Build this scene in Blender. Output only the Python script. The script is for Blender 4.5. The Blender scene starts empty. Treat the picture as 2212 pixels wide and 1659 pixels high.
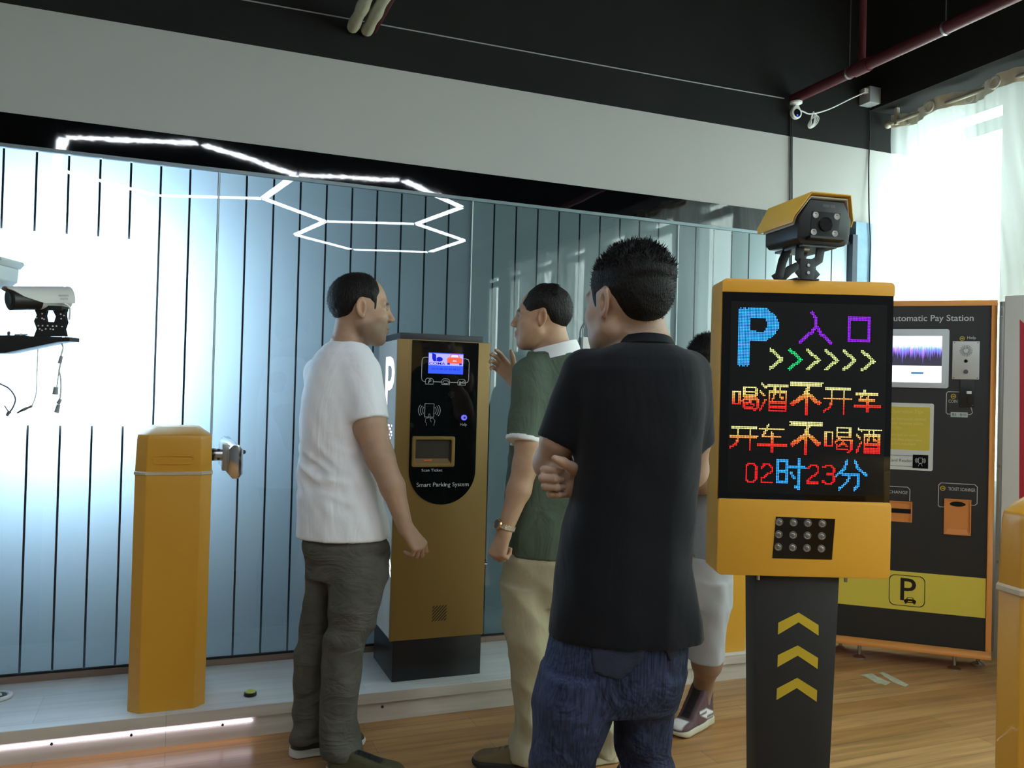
import bpy, bmesh, math, random
import numpy as np
from mathutils import Vector, Matrix
SC = bpy.context.scene
COL = SC.collection
PI = math.pi
# ------------------------------------------------------------------ camera, sky, exposure
IW, IH, FPX = 2212.0, 1659.0, 1830.0
YAW, PITCH, ROLL = math.radians(21.58), math.radians(0.775), math.radians(1.518)
CAM = np.array([0.0, 0.0, 1.4])
_f0 = np.array([math.sin(YAW), math.cos(YAW), 0]); _r0 = np.array([math.cos(YAW), -math.sin(YAW), 0]); _u0 = np.array([0, 0, 1.0])
_fw = _f0*math.cos(PITCH) + _u0*math.sin(PITCH); _up = _u0*math.cos(PITCH) - _f0*math.sin(PITCH)
_rt = _r0*math.cos(ROLL) + _up*math.sin(ROLL); _up2 = _up*math.cos(ROLL) - _r0*math.sin(ROLL)
cd = bpy.data.cameras.new('camera'); cam = bpy.data.objects.new('camera', cd); COL.objects.link(cam)
cd.sensor_fit = 'HORIZONTAL'; cd.sensor_width = 36.0; cd.lens = FPX/IW*36.0; cd.clip_start = 0.05
cam.matrix_world = Matrix(((_rt[0], _up2[0], -_fw[0], CAM[0]), (_rt[1], _up2[1], -_fw[1], CAM[1]), (_rt[2], _up2[2], -_fw[2], CAM[2]), (0, 0, 0, 1)))
SC.camera = cam
SC.view_settings.view_transform = 'Standard'; SC.view_settings.look = 'None'
SC.view_settings.exposure = 0.5; SC.view_settings.gamma = 1.0; SC.view_settings.use_curve_mapping = False
wd = bpy.data.worlds.new('sky'); SC.world = wd; wd.use_nodes = True
wd.node_tree.nodes['Background'].inputs[0].default_value = (0.86, 1.0, 0.97, 1)
wd.node_tree.nodes['Background'].inputs[1].default_value = 10.0
HEX_W, LAMP_W = 18.0, 30.0            # radiance of the ceiling hexagon tubes / of the lamp behind the frosted glass

def ray(x, y): return _rt*(x-IW/2)/FPX - _up2*(y-IH/2)/FPX + _fw
def onX(x, y, X): d = ray(x, y); return CAM + d*(X-CAM[0])/d[0]
def onY(x, y, Y): d = ray(x, y); return CAM + d*(Y-CAM[1])/d[1]
def onZ(x, y, Z): d = ray(x, y); return CAM + d*(Z-CAM[2])/d[2]
def onD(x, y, D): return CAM + ray(x, y)*D
def s2l(c):
    c = c/255.0
    return c/12.92 if c <= 0.04045 else ((c+0.055)/1.055)**2.4
def S(r, g, b): return (s2l(r), s2l(g), s2l(b))

# daylight portals at the window openings (they only guide the sampling of the sky)
def portal(y0, y1, z0, z1):
    l = bpy.data.lights.new('window_portal', 'AREA'); l.shape = 'RECTANGLE'; l.size = z1-z0; l.size_y = y1-y0
    l.cycles.is_portal = True
    o = bpy.data.objects.new('window_portal', l); COL.objects.link(o)
    o.location = (4.56, (y0+y1)/2, (z0+z1)/2); o.rotation_euler = (0, PI/2, 0)
WINS = [(3.507, 4.09)] + [(3.1-0.95*i-0.55, 3.1-0.95*i) for i in range(6)] + [(-3.14, -2.72), (-4.04, -3.56)]
for a, b in WINS: portal(a, b, 0.95, 3.2)

# ------------------------------------------------------------------ materials
MATS = {}
def M(name, rgb, rough=0.5, metal=0.0, emit=0.0, spec=0.5, wr=0.0, wscale=9.0, wst=(1, 1, 1), bump=0.0, bscale=60.0, var=0.0, vscale=8.0, attr=False, coat=0.0, stretch=None, sheen=0.0):
    if name in MATS: return MATS[name]
    m = bpy.data.materials.new(name); m.use_nodes = True; MATS[name] = m
    nt = m.node_tree; N = nt.nodes; L = nt.links
    if emit > 0 and not attr:
        N.clear(); o = N.new('ShaderNodeOutputMaterial'); e = N.new('ShaderNodeEmission')
        e.inputs[0].default_value = (*rgb, 1); e.inputs[1].default_value = emit; L.new(e.outputs[0], o.inputs[0]); return m
    b = N['Principled BSDF']
    b.inputs['Base Color'].default_value = (*rgb, 1); b.inputs['Roughness'].default_value = rough
    b.inputs['Metallic'].default_value = metal; b.inputs['Specular IOR Level'].default_value = spec
    b.inputs['Coat Weight'].default_value = coat
    if sheen: b.inputs['Sheen Weight'].default_value = sheen
    tc = N.new('ShaderNodeTexCoord'); src = tc.outputs['Object']
    if stretch:
        mp = N.new('ShaderNodeMapping'); mp.inputs['Scale'].default_value = stretch; L.new(src, mp.inputs[0]); src = mp.outputs[0]
    if attr:
        a = N.new('ShaderNodeAttribute'); a.attribute_name = 'Col'
        if emit > 0:
            L.new(a.outputs['Color'], b.inputs['Emission Color']); b.inputs['Emission Strength'].default_value = emit
        else: L.new(a.outputs['Color'], b.inputs['Base Color'])
    if var > 0:
        n = N.new('ShaderNodeTexNoise'); n.inputs['Scale'].default_value = vscale; n.inputs['Detail'].default_value = 5
        L.new(src, n.inputs['Vector'])
        mx = N.new('ShaderNodeMix'); mx.data_type = 'RGBA'; mx.blend_type = 'MULTIPLY'; mx.inputs['Factor'].default_value = 1.0
        mr = N.new('ShaderNodeMapRange'); mr.inputs['From Min'].default_value = 0.25; mr.inputs['From Max'].default_value = 0.75
        mr.inputs['To Min'].default_value = 1-var; mr.inputs['To Max'].default_value = 1+var
        L.new(n.outputs[0], mr.inputs[0]); L.new(mr.outputs[0], mx.inputs['B'])
        if attr: L.new(a.outputs['Color'], mx.inputs['A'])
        else: mx.inputs['A'].default_value = (*rgb, 1)
        L.new(mx.outputs['Result'], b.inputs['Base Color'])
    if bump > 0:
        n2 = N.new('ShaderNodeTexNoise'); n2.inputs['Scale'].default_value = bscale; n2.inputs['Detail'].default_value = 4
        L.new(src, n2.inputs['Vector'])
        bp = N.new('ShaderNodeBump'); bp.inputs['Strength'].default_value = bump; bp.inputs['Distance'].default_value = 0.01
        L.new(n2.outputs[0], bp.inputs['Height']); L.new(bp.outputs[0], b.inputs['Normal'])
        if wr > 0:      # larger soft creases of the cloth
            mp2 = N.new('ShaderNodeMapping'); mp2.inputs['Scale'].default_value = wst; L.new(tc.outputs['Object'], mp2.inputs[0])
            n3 = N.new('ShaderNodeTexNoise'); n3.inputs['Scale'].default_value = wscale; n3.inputs['Detail'].default_value = 3; n3.inputs['Distortion'].default_value = 1.2; L.new(mp2.outputs[0], n3.inputs['Vector'])
            b3 = N.new('ShaderNodeBump'); b3.inputs['Strength'].default_value = wr; b3.inputs['Distance'].default_value = 0.05
            L.new(n3.outputs[0], b3.inputs['Height']); L.new(b3.outputs[0], bp.inputs['Normal'])
    return m

def wood(name, ca, cb, plank_w, plank_l, rough, grain=1.0, coat=0.0, gap=0.6):
    m = bpy.data.materials.new(name); m.use_nodes = True; nt = m.node_tree; N = nt.nodes; L = nt.links; b = N['Principled BSDF']
    tc = N.new('ShaderNodeTexCoord')
    br = N.new('ShaderNodeTexBrick'); br.offset = 0.37; br.inputs['Scale'].default_value = 1.0
    br.inputs['Brick Width'].default_value = plank_l; br.inputs['Row Height'].default_value = plank_w
    br.inputs['Mortar Size'].default_value = 0.0012; br.inputs['Color1'].default_value = (*ca, 1); br.inputs['Color2'].default_value = (*cb, 1)
    br.inputs['Mortar'].default_value = (ca[0]*gap, ca[1]*gap, ca[2]*gap, 1)
    L.new(tc.outputs['Object'], br.inputs[0])
    mp = N.new('ShaderNodeMapping'); mp.inputs['Scale'].default_value = (1.6, 26, 26); L.new(tc.outputs['Object'], mp.inputs[0])
    n = N.new('ShaderNodeTexNoise'); n.inputs['Scale'].default_value = 1.0; n.inputs['Detail'].default_value = 7; n.inputs['Distortion'].default_value = 0.6
    L.new(mp.outputs[0], n.inputs['Vector'])
    mr = N.new('ShaderNodeMapRange'); mr.inputs['From Min'].default_value = 0.3; mr.inputs['From Max'].default_value = 0.7
    mr.inputs['To Min'].default_value = 1-0.3*grain; mr.inputs['To Max'].default_value = 1+0.22*grain; L.new(n.outputs[0], mr.inputs[0])
    mx = N.new('ShaderNodeMix'); mx.data_type = 'RGBA'; mx.blend_type = 'MULTIPLY'; mx.inputs['Factor'].default_value = 1
    L.new(br.outputs[0], mx.inputs['A']); L.new(mr.outputs[0], mx.inputs['B']); L.new(mx.outputs['Result'], b.inputs['Base Color'])
    b.inputs['Roughness'].default_value = rough; b.inputs['Coat Weight'].default_value = coat; b.inputs['Coat Roughness'].default_value = 0.18
    return m
WOOD_FLOOR = wood('oak_floor', S(168, 120, 72), S(190, 146, 96), 0.125, 1.22, 0.3)
DECK = wood('pale_laminate', S(214, 216, 216), S(224, 226, 226), 0.3, 1.25, 0.3, 0.35, 0.3, 0.8)
FASCIA = wood('pale_ply', S(206, 196, 184), S(198, 188, 176), 0.5, 2.4, 0.5, 0.5)
SKIRT = wood('brown_ply', S(140, 118, 104), S(132, 110, 96), 0.5, 2.4, 0.5, 0.6)

def glass_mat():
    m = bpy.data.materials.new('clear_glass'); m.use_nodes = True; nt = m.node_tree; N = nt.nodes; L = nt.links; N.clear()
    o = N.new('ShaderNodeOutputMaterial'); mx = N.new('ShaderNodeMixShader'); t = N.new('ShaderNodeBsdfTransparent'); g = N.new('ShaderNodeBsdfGlossy')
    f = N.new('ShaderNodeFresnel'); f.inputs[0].default_value = 1.62; g.inputs['Roughness'].default_value = 0.0; t.inputs[0].default_value = (0.93, 0.97, 0.96, 1)
    ge = N.new('ShaderNodeNewGeometry'); k = N.new('ShaderNodeMath'); k.operation = 'SUBTRACT'; k.inputs[0].default_value = 1.0; L.new(ge.outputs['Backfacing'], k.inputs[1])
    k2 = N.new('ShaderNodeMath'); k2.operation = 'MULTIPLY'; L.new(f.outputs[0], k2.inputs[0]); L.new(k.outputs[0], k2.inputs[1])
    L.new(k2.outputs[0], mx.inputs[0]); L.new(t.outputs[0], mx.inputs[1]); L.new(g.outputs[0], mx.inputs[2]); L.new(mx.outputs[0], o.inputs[0])
    return m
GLASS = glass_mat()
def film_mat():
    # frosted film in vertical bands 0.110 m wide with clear gaps between them (a print on the pane)
    m = bpy.data.materials.new('frosted_film'); m.use_nodes = True; nt = m.node_tree; N = nt.nodes; L = nt.links; N.clear()
    o = N.new('ShaderNodeOutputMaterial'); tc = N.new('ShaderNodeTexCoord'); sx = N.new('ShaderNodeSeparateXYZ'); L.new(tc.outputs['Object'], sx.inputs[0])
    def math_(op, a, b=None):
        n = N.new('ShaderNodeMath'); n.operation = op
        if isinstance(a, (int, float)): n.inputs[0].default_value = a
        else: L.new(a, n.inputs[0])
        if b is not None:
            if isinstance(b, (int, float)): n.inputs[1].default_value = b
            else: L.new(b, n.inputs[1])
        return n.outputs[0]
    q = math_('FRACT', math_('DIVIDE', math_('ADD', sx.outputs[0], 12.333-0.153), 0.12333))
    gap = math_('LESS_THAN', math_('ABSOLUTE', math_('SUBTRACT', q, 0.5)), 0.464)   # 1 = film
    tr = N.new('ShaderNodeBsdfTranslucent'); tr.inputs[0].default_value = (0.52, 0.63, 0.69, 1)
    df = N.new('ShaderNodeBsdfDiffuse'); df.inputs[0].default_value = (0.19, 0.255, 0.26, 1)
    m1 = N.new('ShaderNodeMixShader'); m1.inputs[0].default_value = 0.5; L.new(tr.outputs[0], m1.inputs[1]); L.new(df.outputs[0], m1.inputs[2])
    tp = N.new('ShaderNodeBsdfTransparent'); m2 = N.new('ShaderNodeMixShader')
    L.new(gap, m2.inputs[0]); L.new(tp.outputs[0], m2.inputs[1]); L.new(m1.outputs[0], m2.inputs[2]); L.new(m2.outputs[0], o.inputs[0])
    return m
FILM = film_mat()
def sheer_mat():
    m = bpy.data.materials.new('sheer_voile'); m.use_nodes = True; nt = m.node_tree; N = nt.nodes; L = nt.links; N.clear()
    o = N.new('ShaderNodeOutputMaterial'); t = N.new('ShaderNodeBsdfTransparent'); tr = N.new('ShaderNodeBsdfTranslucent'); d = N.new('ShaderNodeBsdfDiffuse')
    tr.inputs[0].default_value = (0.9, 0.93, 0.92, 1); d.inputs[0].default_value = (0.8, 0.84, 0.82, 1)
    a = N.new('ShaderNodeMixShader'); a.inputs[0].default_value = 0.35; L.new(tr.outputs[0], a.inputs[1]); L.new(d.outputs[0], a.inputs[2])
    b = N.new('ShaderNodeMixShader'); b.inputs[0].default_value = 0.45; L.new(t.outputs[0], b.inputs[1]); L.new(a.outputs[0], b.inputs[2]); L.new(b.outputs[0], o.inputs[0])
    return m
SHEER = sheer_mat()

YEL = M('yellow_paint', S(222, 162, 48), 0.40, spec=0.5, coat=0.15, bump=0.04, bscale=400)
BLK = M('black_paint', S(26, 26, 27), 0.5)
BLKG = M('black_gloss', (0.003, 0.003, 0.004), 0.04, spec=0.6)
BLKCEIL = M('black_ceiling_paint', S(40, 40, 40), 0.9, spec=0.1, var=0.1, vscale=3)
BLKPL = M('black_plastic', S(20, 20, 22), 0.4)
CHAR = M('charcoal_paint', S(44, 45, 50), 0.5)
WALLW = M('white_wall_paint', S(184, 183, 181), 0.9, spec=0.1, var=0.02, vscale=2)
WHITEP = M('white_plastic', S(225, 225, 222), 0.4)
GREYP = M('grey_plastic', S(150, 152, 154), 0.45)
CHROME = M('chrome', (0.75, 0.75, 0.76), 0.12, 1.0)
STEEL = M('brushed_steel', (0.55, 0.55, 0.55), 0.32, 1.0)
DSTEEL = M('dark_steel', (0.12, 0.12, 0.13), 0.4, 1.0)
GOLD = M('bronze_paint', S(142, 112, 56), 0.42, 0.25, spec=0.5, bump=0.03, bscale=600)
ORANGE = M('orange_paint', S(238, 156, 76), 0.45)
CREAM = M('cream_trim', S(205, 190, 160), 0.5)
RUBBER = M('black_rubber', S(24, 24, 24), 0.7)
PRINTW = M('white_print', S(205, 205, 205), 0.6)
PRINTY = M('yellow_print', S(206, 176, 44), 0.55)
LENS = M('lens_glass', (0.01, 0.01, 0.012), 0.05, spec=0.8)

# ------------------------------------------------------------------ object helpers
def tag(o, label=None, cat=None, group=None, kind=None):
    if label: o['label'] = label
    if cat: o['category'] = cat
    if group: o['group'] = group
    if kind: o['kind'] = kind
    return o
def thing(name, label, cat, loc=(0, 0, 0), rz=0.0, group=None):
    o = bpy.data.objects.new(name, None); COL.objects.link(o); o.empty_display_size = 0.1
    o.location = tuple(float(c) for c in loc); o.rotation_euler = (0, 0, rz)
    return tag(o, label, cat, group)
class MB:
    """collects shapes; build() links them as ONE mesh object"""
    def __init__(s): s.bm = bmesh.new(); s.mi = 0
    def _n(s, faces):
        for f in faces: f.material_index = s.mi
    def box(s, x0, x1, y0, y1, z0, z1):
        vs = [s.bm.verts.new(p) for p in ((x0, y0, z0), (x1, y0, z0), (x1, y1, z0), (x0, y1, z0), (x0, y0, z1), (x1, y0, z1), (x1, y1, z1), (x0, y1, z1))]
        s._n([s.bm.faces.new([vs[i] for i in q]) for q in ((0, 3, 2, 1), (4, 5, 6, 7), (0, 1, 5, 4), (1, 2, 6, 5), (2, 3, 7, 6), (3, 0, 4, 7))]); return s
    def hull(s, bot, top):
        n = len(bot); a = [s.bm.verts.new(tuple(p)) for p in bot]; b = [s.bm.verts.new(tuple(p)) for p in top]
        fs = [s.bm.faces.new(a[::-1]), s.bm.faces.new(b)]
        for i in range(n): fs.append(s.bm.faces.new((a[i], a[(i+1) % n], b[(i+1) % n], b[i])))
        s._n(fs); return s
    def prism(s, poly, z0, z1, ax='z'):
        f = {'z': lambda p, h: (p[0], p[1], h), 'y': lambda p, h: (p[0], h, p[1]), 'x': lambda p, h: (h, p[0], p[1])}[ax]
        return s.hull([f(p, z0) for p in poly], [f(p, z1) for p in poly])
    def rings(s, rings, cap=True, close=True):
        R = [[s.bm.verts.new(tuple(p)) for p in r] for r in rings]; n = len(R[0]); fs = []
        for i in range(len(R)-1):
            for j in range(n if close else n-1):
                fs.append(s.bm.faces.new((R[i][j], R[i][(j+1) % n], R[i+1][(j+1) % n], R[i+1][j])))
        if cap: fs += [s.bm.faces.new(R[0][::-1]), s.bm.faces.new(R[-1])]
        s._n(fs); return s
    def cyl(s, a, b, r0, r1=None, n=20):
        a, b = Vector(a), Vector(b); d = (b-a).normalized(); u = d.orthogonal().normalized(); v = d.cross(u); r1 = r0 if r1 is None else r1
        mk = lambda c, r: [c + (u*math.cos(2*PI*i/n) + v*math.sin(2*PI*i/n))*r for i in range(n)]
        return s.rings([mk(a, r0), mk(b, r1)])
    def lathe(s, a, d, prof, n=24):
        a, d = Vector(a), Vector(d).normalized(); u = d.orthogonal().normalized(); v = d.cross(u)
        return s.rings([[a + d*h + (u*math.cos(2*PI*i/n) + v*math.sin(2*PI*i/n))*max(r, 1e-4) for i in range(n)] for h, r in prof])
    def tube(s, pts, r, n=8, smooth=True):
        P = [Vector(tuple(p)) for p in pts]
        if smooth and len(P) > 2:
            Q = []
            for i in range(len(P)-1):
                p0, p1, p2, p3 = P[max(i-1, 0)], P[i], P[i+1], P[min(i+2, len(P)-1)]
                for k in range(6):
                    t = k/6; Q.append(0.5*((2*p1) + (p2-p0)*t + (2*p0-5*p1+4*p2-p3)*t*t + (3*p1-p0-3*p2+p3)*t**3))
            P = Q + [P[-1]]
        rs = []; u = None
        for i, p in enumerate(P):
            d = (P[min(i+1, len(P)-1)] - P[max(i-1, 0)]).normalized()
            u = d.orthogonal().normalized() if u is None else (u - d*u.dot(d)).normalized()
            v = d.cross(u); rs.append([p + (u*math.cos(2*PI*k/n) + v*math.sin(2*PI*k/n))*r for k in range(n)])
        return s.rings(rs)
    def ball(s, c, r, n=16, sc=(1, 1, 1)):
        g = bmesh.ops.create_uvsphere(s.bm, u_segments=n, v_segments=max(6, n//2), radius=r)
        for v in g['verts']: v.co = Vector((v.co.x*sc[0]+c[0], v.co.y*sc[1]+c[1], v.co.z*sc[2]+c[2]))
        for v in g['verts']:
            for f in v.link_faces: f.material_index = s.mi
        return s
    def poly(s, pts):
        s._n([s.bm.faces.new([s.bm.verts.new(tuple(p)) for p in pts])]); return s
    def build(s, name, mat, parent=None, smooth=False, bevel=0.0, seg=2, ang=35):
        if bevel > 0:
            bmesh.ops.remove_doubles(s.bm, verts=s.bm.verts, dist=1e-6)
            es = [e for e in s.bm.edges if len(e.link_faces) == 2 and e.calc_face_angle(0) > math.radians(ang)]
            bmesh.ops.bevel(s.bm, geom=es, offset=bevel, segments=seg, profile=0.6, affect='EDGES', clamp_overlap=True)
        bmesh.ops.recalc_face_normals(s.bm, faces=s.bm.faces) if all(len(e.link_faces) == 2 for e in s.bm.edges) else None
        me = bpy.data.meshes.new(name); s.bm.to_mesh(me); s.bm.free()
        for m in (mat if isinstance(mat, (list, tuple)) else [mat]): me.materials.append(m)
        if smooth or bevel > 0:
            me.polygons.foreach_set('use_smooth', [True]*len(me.polygons))
            me.set_sharp_from_angle(angle=math.radians(40))
        o = bpy.data.objects.new(name, me); COL.objects.link(o)
        if parent: o.parent = parent
        return o
def rrect(x0, x1, z0, z1, r, n=5):
    P = []
    for cx, cz, a0 in ((x1-r, z1-r, 0), (x0+r, z1-r, 90), (x0+r, z0+r, 180), (x1-r, z0+r, 270)):
        for i in range(n+1):
            a = math.radians(a0 + 90*i/n); P.append((cx + r*math.cos(a), cz + r*math.sin(a)))
    return P
def frame_ring(mb, P, w, y0, y1):
    """outline of a 2D polygon (x, z) as a raised line of width w between depths y0..y1"""
    n = len(P); cx = sum(p[0] for p in P)/n; cz = sum(p[1] for p in P)/n
    x0, x1 = min(p[0] for p in P), max(p[0] for p in P); z0, z1 = min(p[1] for p in P), max(p[1] for p in P)
    fx = 1 - 2*w/(x1-x0); fz = 1 - 2*w/(z1-z0); mx, mz = (x0+x1)/2, (z0+z1)/2
    I = [(mx+(p[0]-mx)*fx, mz+(p[1]-mz)*fz) for p in P]
    mb.rings([[(p[0], y1, p[1]) for p in P], [(p[0], y0, p[1]) for p in P], [(p[0], y0, p[1]) for p in I], [(p[0], y1, p[1]) for p in I]], cap=False)
def line(mb, pts, w, y):
    """printed flat line in the local xz plane, facing -y, at depth y"""
    for (a, b) in zip(pts[:-1], pts[1:]):
        d = Vector((b[0]-a[0], b[1]-a[1])); 
        if d.length < 1e-9: continue
        d.normalize(); n = Vector((-d.y, d.x))*w/2; e = d*w*0.3
        mb.poly([(a[0]-e.x+n.x*-1, y, a[1]-e.y-n.y), (b[0]+e.x-n.x, y, b[1]+e.y-n.y), (b[0]+e.x+n.x, y, b[1]+e.y+n.y), (a[0]-e.x+n.x, y, a[1]-e.y+n.y)])
def text(s, x, z, h, y, name, mat, parent, align='CENTER', bold=0.0, width=None, shear=0.0):
    """flat lettering in the local xz plane facing -y; h = cap height"""
    cu = bpy.data.curves.new('t', 'FONT'); cu.body = s; cu.size = h/0.72; cu.align_x = align; cu.align_y = 'CENTER'; cu.offset = bold; cu.shear = shear
    cu.resolution_u = 3
    o = bpy.data.objects.new('t', cu); COL.objects.link(o); bpy.context.view_layer.update()
    me = bpy.data.meshes.new_from_object(o.evaluated_get(bpy.context.evaluated_depsgraph_get())); bpy.data.objects.remove(o); bpy.data.curves.remove(cu)
    n = len(me.vertices); co = np.empty(n*3, 'f'); me.vertices.foreach_get('co', co); co = co.reshape(-1, 3)
    if width and n:
        w0 = co[:, 0].max()-co[:, 0].min(); co[:, 0] *= width/max(w0, 1e-6)
    out = np.stack([co[:, 0]+x, np.full(n, y), co[:, 1]+z], 1).astype('f'); me.vertices.foreach_set('co', out.ravel())
    me.materials.clear(); me.materials.append(mat); me.update(); me.name = name
    ob = bpy.data.objects.new(name, me); COL.objects.link(ob); ob.parent = parent
    return ob
def struct(o, label=None): o['kind'] = 'structure'; return o

# ------------------------------------------------------------------ the room
GY, PZ = 4.12, 0.13                    # plane of the glass wall, height of the platform
o = MB().box(-3.8, 4.6, -5.3, 4.2, -0.1, 0).build('floor', WOOD_FLOOR); struct(o)
o = MB().box(-3.8, 4.6, -5.3, 6.9, 4.3, 4.4).build('ceiling', BLKCEIL); struct(o)
mb = MB(); mb.mi = 0; mb.box(-3.8, 4.41, GY, GY+0.12, 2.54, 3.003); mb.box(4.018, 4.41, GY, GY+0.12, 0, 2.54); mb.box(-3.8, 4.018, GY, GY+0.12, 0, 0.12)
mb.mi = 1; mb.box(-3.8, 4.41, GY, GY+0.12, 3.003, 4.3)
struct(mb.build('wall_back', [WALLW, BLKCEIL]))
struct(MB().box(-3.7, 3.853, GY-0.004, GY+0.1, 2.407, 2.54).build('trim_1', M('black_glass_band', (0.002, 0.002, 0.003), 0.03, spec=0.7, bump=0.035, bscale=4)))
mb = MB(); mb.mi = 0; mb.box(3.89, 4.018, GY-0.02, GY+0.1, 0.0, 2.535); mb.mi = 1; mb.box(3.853, 3.89, GY-0.035, GY+0.1, 0.0, 2.45)
struct(mb.build('trim_2', [M('blue_grey_panel', S(120, 158, 186), 0.5, var=0.12, vscale=14), M('navy_edge', S(28, 44, 66), 0.3)]))
struct(MB().box(-3.7, 3.1, GY-0.02, GY, PZ, 0.156).build('baseboard_back', SKIRT))
struct(MB().box(-3.82, -3.7, -5.3, 6.9, 0, 4.3).build('wall_left', WALLW))
struct(MB().box(-3.7, 4.6, -5.3, -5.2, 0, 4.3).build('wall_rear', M('grey_wall_paint', S(120, 120, 122), 0.9)))
DRW = M('dark_room_wall', S(66, 78, 90), 0.8)
struct(MB().box(-3.7, 4.6, 6.8, 6.9, 0, 4.3).build('wall_far', DRW)); struct(MB().box(4.45, 4.6, 4.24, 6.8, 0, 4.3).build('wall_side', DRW)); struct(MB().box(-3.7, 4.45, 4.24, 6.8, -0.1, 0).build('floor_far', DRW))
# glass panes with banded frosted film
for k in range(-3, 3):
    x0, x1 = 0.153+1.2333*k, 0.153+1.2333*(k+1)
    mb = MB(); mb.box(x0+0.002, x1-0.002, GY, GY+0.010, 0.156, 2.407)
    for f in mb.bm.faces: f.material_index = 1 if f.calc_center_median().y > GY+0.0095 else 0
    w = struct(mb.build('window_%d' % (k+4), [GLASS, FILM]))
    MB().box(x0-0.002, x0+0.0035, GY-0.003, GY+0.012, 0.16, 2.40).build('pane_edge', M('pale_glass_edge', S(205, 222, 224), 0.3), w)
    MB().box(x0, x1, GY-0.008, GY+0.02, 2.393, 2.409).build('top_channel', M('grey_channel', S(120, 134, 140), 0.35, 0.4), w)
    MB().box(x0, x1, GY-0.006, GY+0.02, 0.153, 0.163).build('bottom_channel', RUBBER, w)
# window wall
WY = WINS
mb = MB(); ys = sorted(WY); e = [-5.3]
for a, b in ys: e += [a, b]
e.append(GY+0.12)
mb.box(4.41, 4.56, -5.3, GY+0.12, 0, 0.95); mb.box(4.41, 4.56, -5.3, GY+0.12, 3.2, 4.3)
for i in range(0, len(e), 2): mb.box(4.41, 4.56, e[i], e[i+1], 0.95, 3.2)
struct(mb.build('wall_right', WALLW))
for i, (a, b) in enumerate(WY):
    mb = MB(); t = 0.03
    mb.box(4.43, 4.49, a, a+t, 0.95, 3.2).box(4.43, 4.49, b-t, b, 0.95, 3.2).box(4.43, 4.49, a+t, b-t, 0.95, 0.95+t).box(4.43, 4.49, a+t, b-t, 3.17, 3.2).box(4.43, 4.49, a+t, b-t, 3.03, 3.11)
    w = struct(mb.build('window_%d' % (i+7), M('window_frame_paint', S(196, 204, 204), 0.5)))
    MB().box(4.458, 4.462, a+t, b-t, 0.98, 3.03).build('pane', GLASS, w); MB().box(4.458, 4.462, a+t, b-t, 3.11, 3.17).build('pane', GLASS, w)
struct(MB().box(4.0, 4.41, -5.2, GY, 3.25, 4.3).build('trim_3', BLKCEIL))     # black beam above the curtains

# ------------------------------------------------------------------ ceiling hexagon lights (seen in the glass)
TUBE = M('lit_tube', (0.86, 0.93, 1.0), emit=HEX_W)
hx = [(0.75, -0.56), (1.50, -1.41), (2.46, -1.04), (3.26, -1.74), (3.12, -2.80), (2.13, -3.15), (1.30, -2.43), (2.65, 0.02), (1.83, 0.80), (0.93, 0.55), (0.12, 1.18), (-0.87, 0.85), (-1.06, -0.24), (-0.25, -0.95)]
bars = [(0, 1), (1, 2), (2, 3), (3, 4), (4, 5), (5, 6), (6, 1), (2, 7), (7, 8), (8, 9), (9, 0), (9, 10), (10, 11), (11, 12), (12, 13), (13, 0)]
for i, j in bars:
    a, b = Vector((*hx[i], 0)), Vector((*hx[j], 0)); d = (b-a); Lh = d.length/2-0.03; c = (a+b)/2
    t = thing('linear_ceiling_light', 'white light tube of the hexagon pattern, mirrored in the glass wall', 'ceiling light', (c.x, c.y, 3.3), math.atan2(d.y, d.x), 'tubes of the hexagonal ceiling lights')
    MB().box(-Lh, Lh, -0.036, 0.036, 0, 0.012).build('diffuser', TUBE, t)
    MB().box(-Lh, Lh, -0.04, 0.04, 0.012, 0.05).build('housing', BLKPL, t)
    for sx_ in (-0.8, 0.8): MB().cyl((Lh*sx_, 0, 0.05), (Lh*sx_, 0, 1.0), 0.002, n=6).build('suspension_wire', DSTEEL, t)
# lamps behind the frosted glass; the right one is added to brighten that end
for lx, hw_, z0, z1, col, w_, lab in ((-0.50, 0.36, 1.2, 2.12, (0.62, 0.80, 1.0), LAMP_W, 'bright lamp glowing through the left frosted glass'), (3.80, 0.22, 1.4, 2.1, (0.84, 1.0, 0.96), LAMP_W*0.7, 'added light panel brightening the right end of the frosted glass behind the LED sign')):
    t = thing('floodlight', lab, 'lamp', (lx, 4.58, 0))
    MB().box(-hw_, hw_, 0, 0.02, z0, z1).build('diffuser', M('lamp_diffuser_%d' % int(lx*10), col, emit=w_), t)
    MB().box(-hw_-0.04, hw_+0.04, 0.02, 0.05, z0-0.05, z1+0.05).build('housing', BLKPL, t)
    MB().cyl((0, 0.06, 0.0), (0, 0.06, z0), 0.02).build('stand', DSTEEL, t)

# ------------------------------------------------------------------ platform
t = thing('display_platform', 'long low pale wooden platform along the glass wall', 'platform', (0, 0, 0))
MB().box(-3.6, 3.1, 3.545, 4.118, 0.112, PZ).build('deck', [DECK], t, bevel=0.001)
MB().box(-3.6, 3.1, 3.543, 3.5449, 0.085, PZ-0.002).build('edge_strip', FASCIA, t)
MB().box(-3.6, 3.1, 3.563, 4.1, 0.0, 0.112).build('riser', FASCIA, t)
mb = MB()
for i in range(118):
    x = 0.315-0.0165*i
    mb.box(x-0.0065, x+0.0065, 3.556, 3.5625, 0.062, 0.069)
mb.build('light_strip', M('strip_led', (0.86, 0.80, 1.0), emit=7.0), t)
for px, py in ((112, 1598), (284, 1580), (481, 1556), (826, 1520)):
    p = onY(px, py, 3.555); MB().ball((p[0], 3.551, 0.064), 0.006, 8).build('clip', BLKPL, t)

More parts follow.
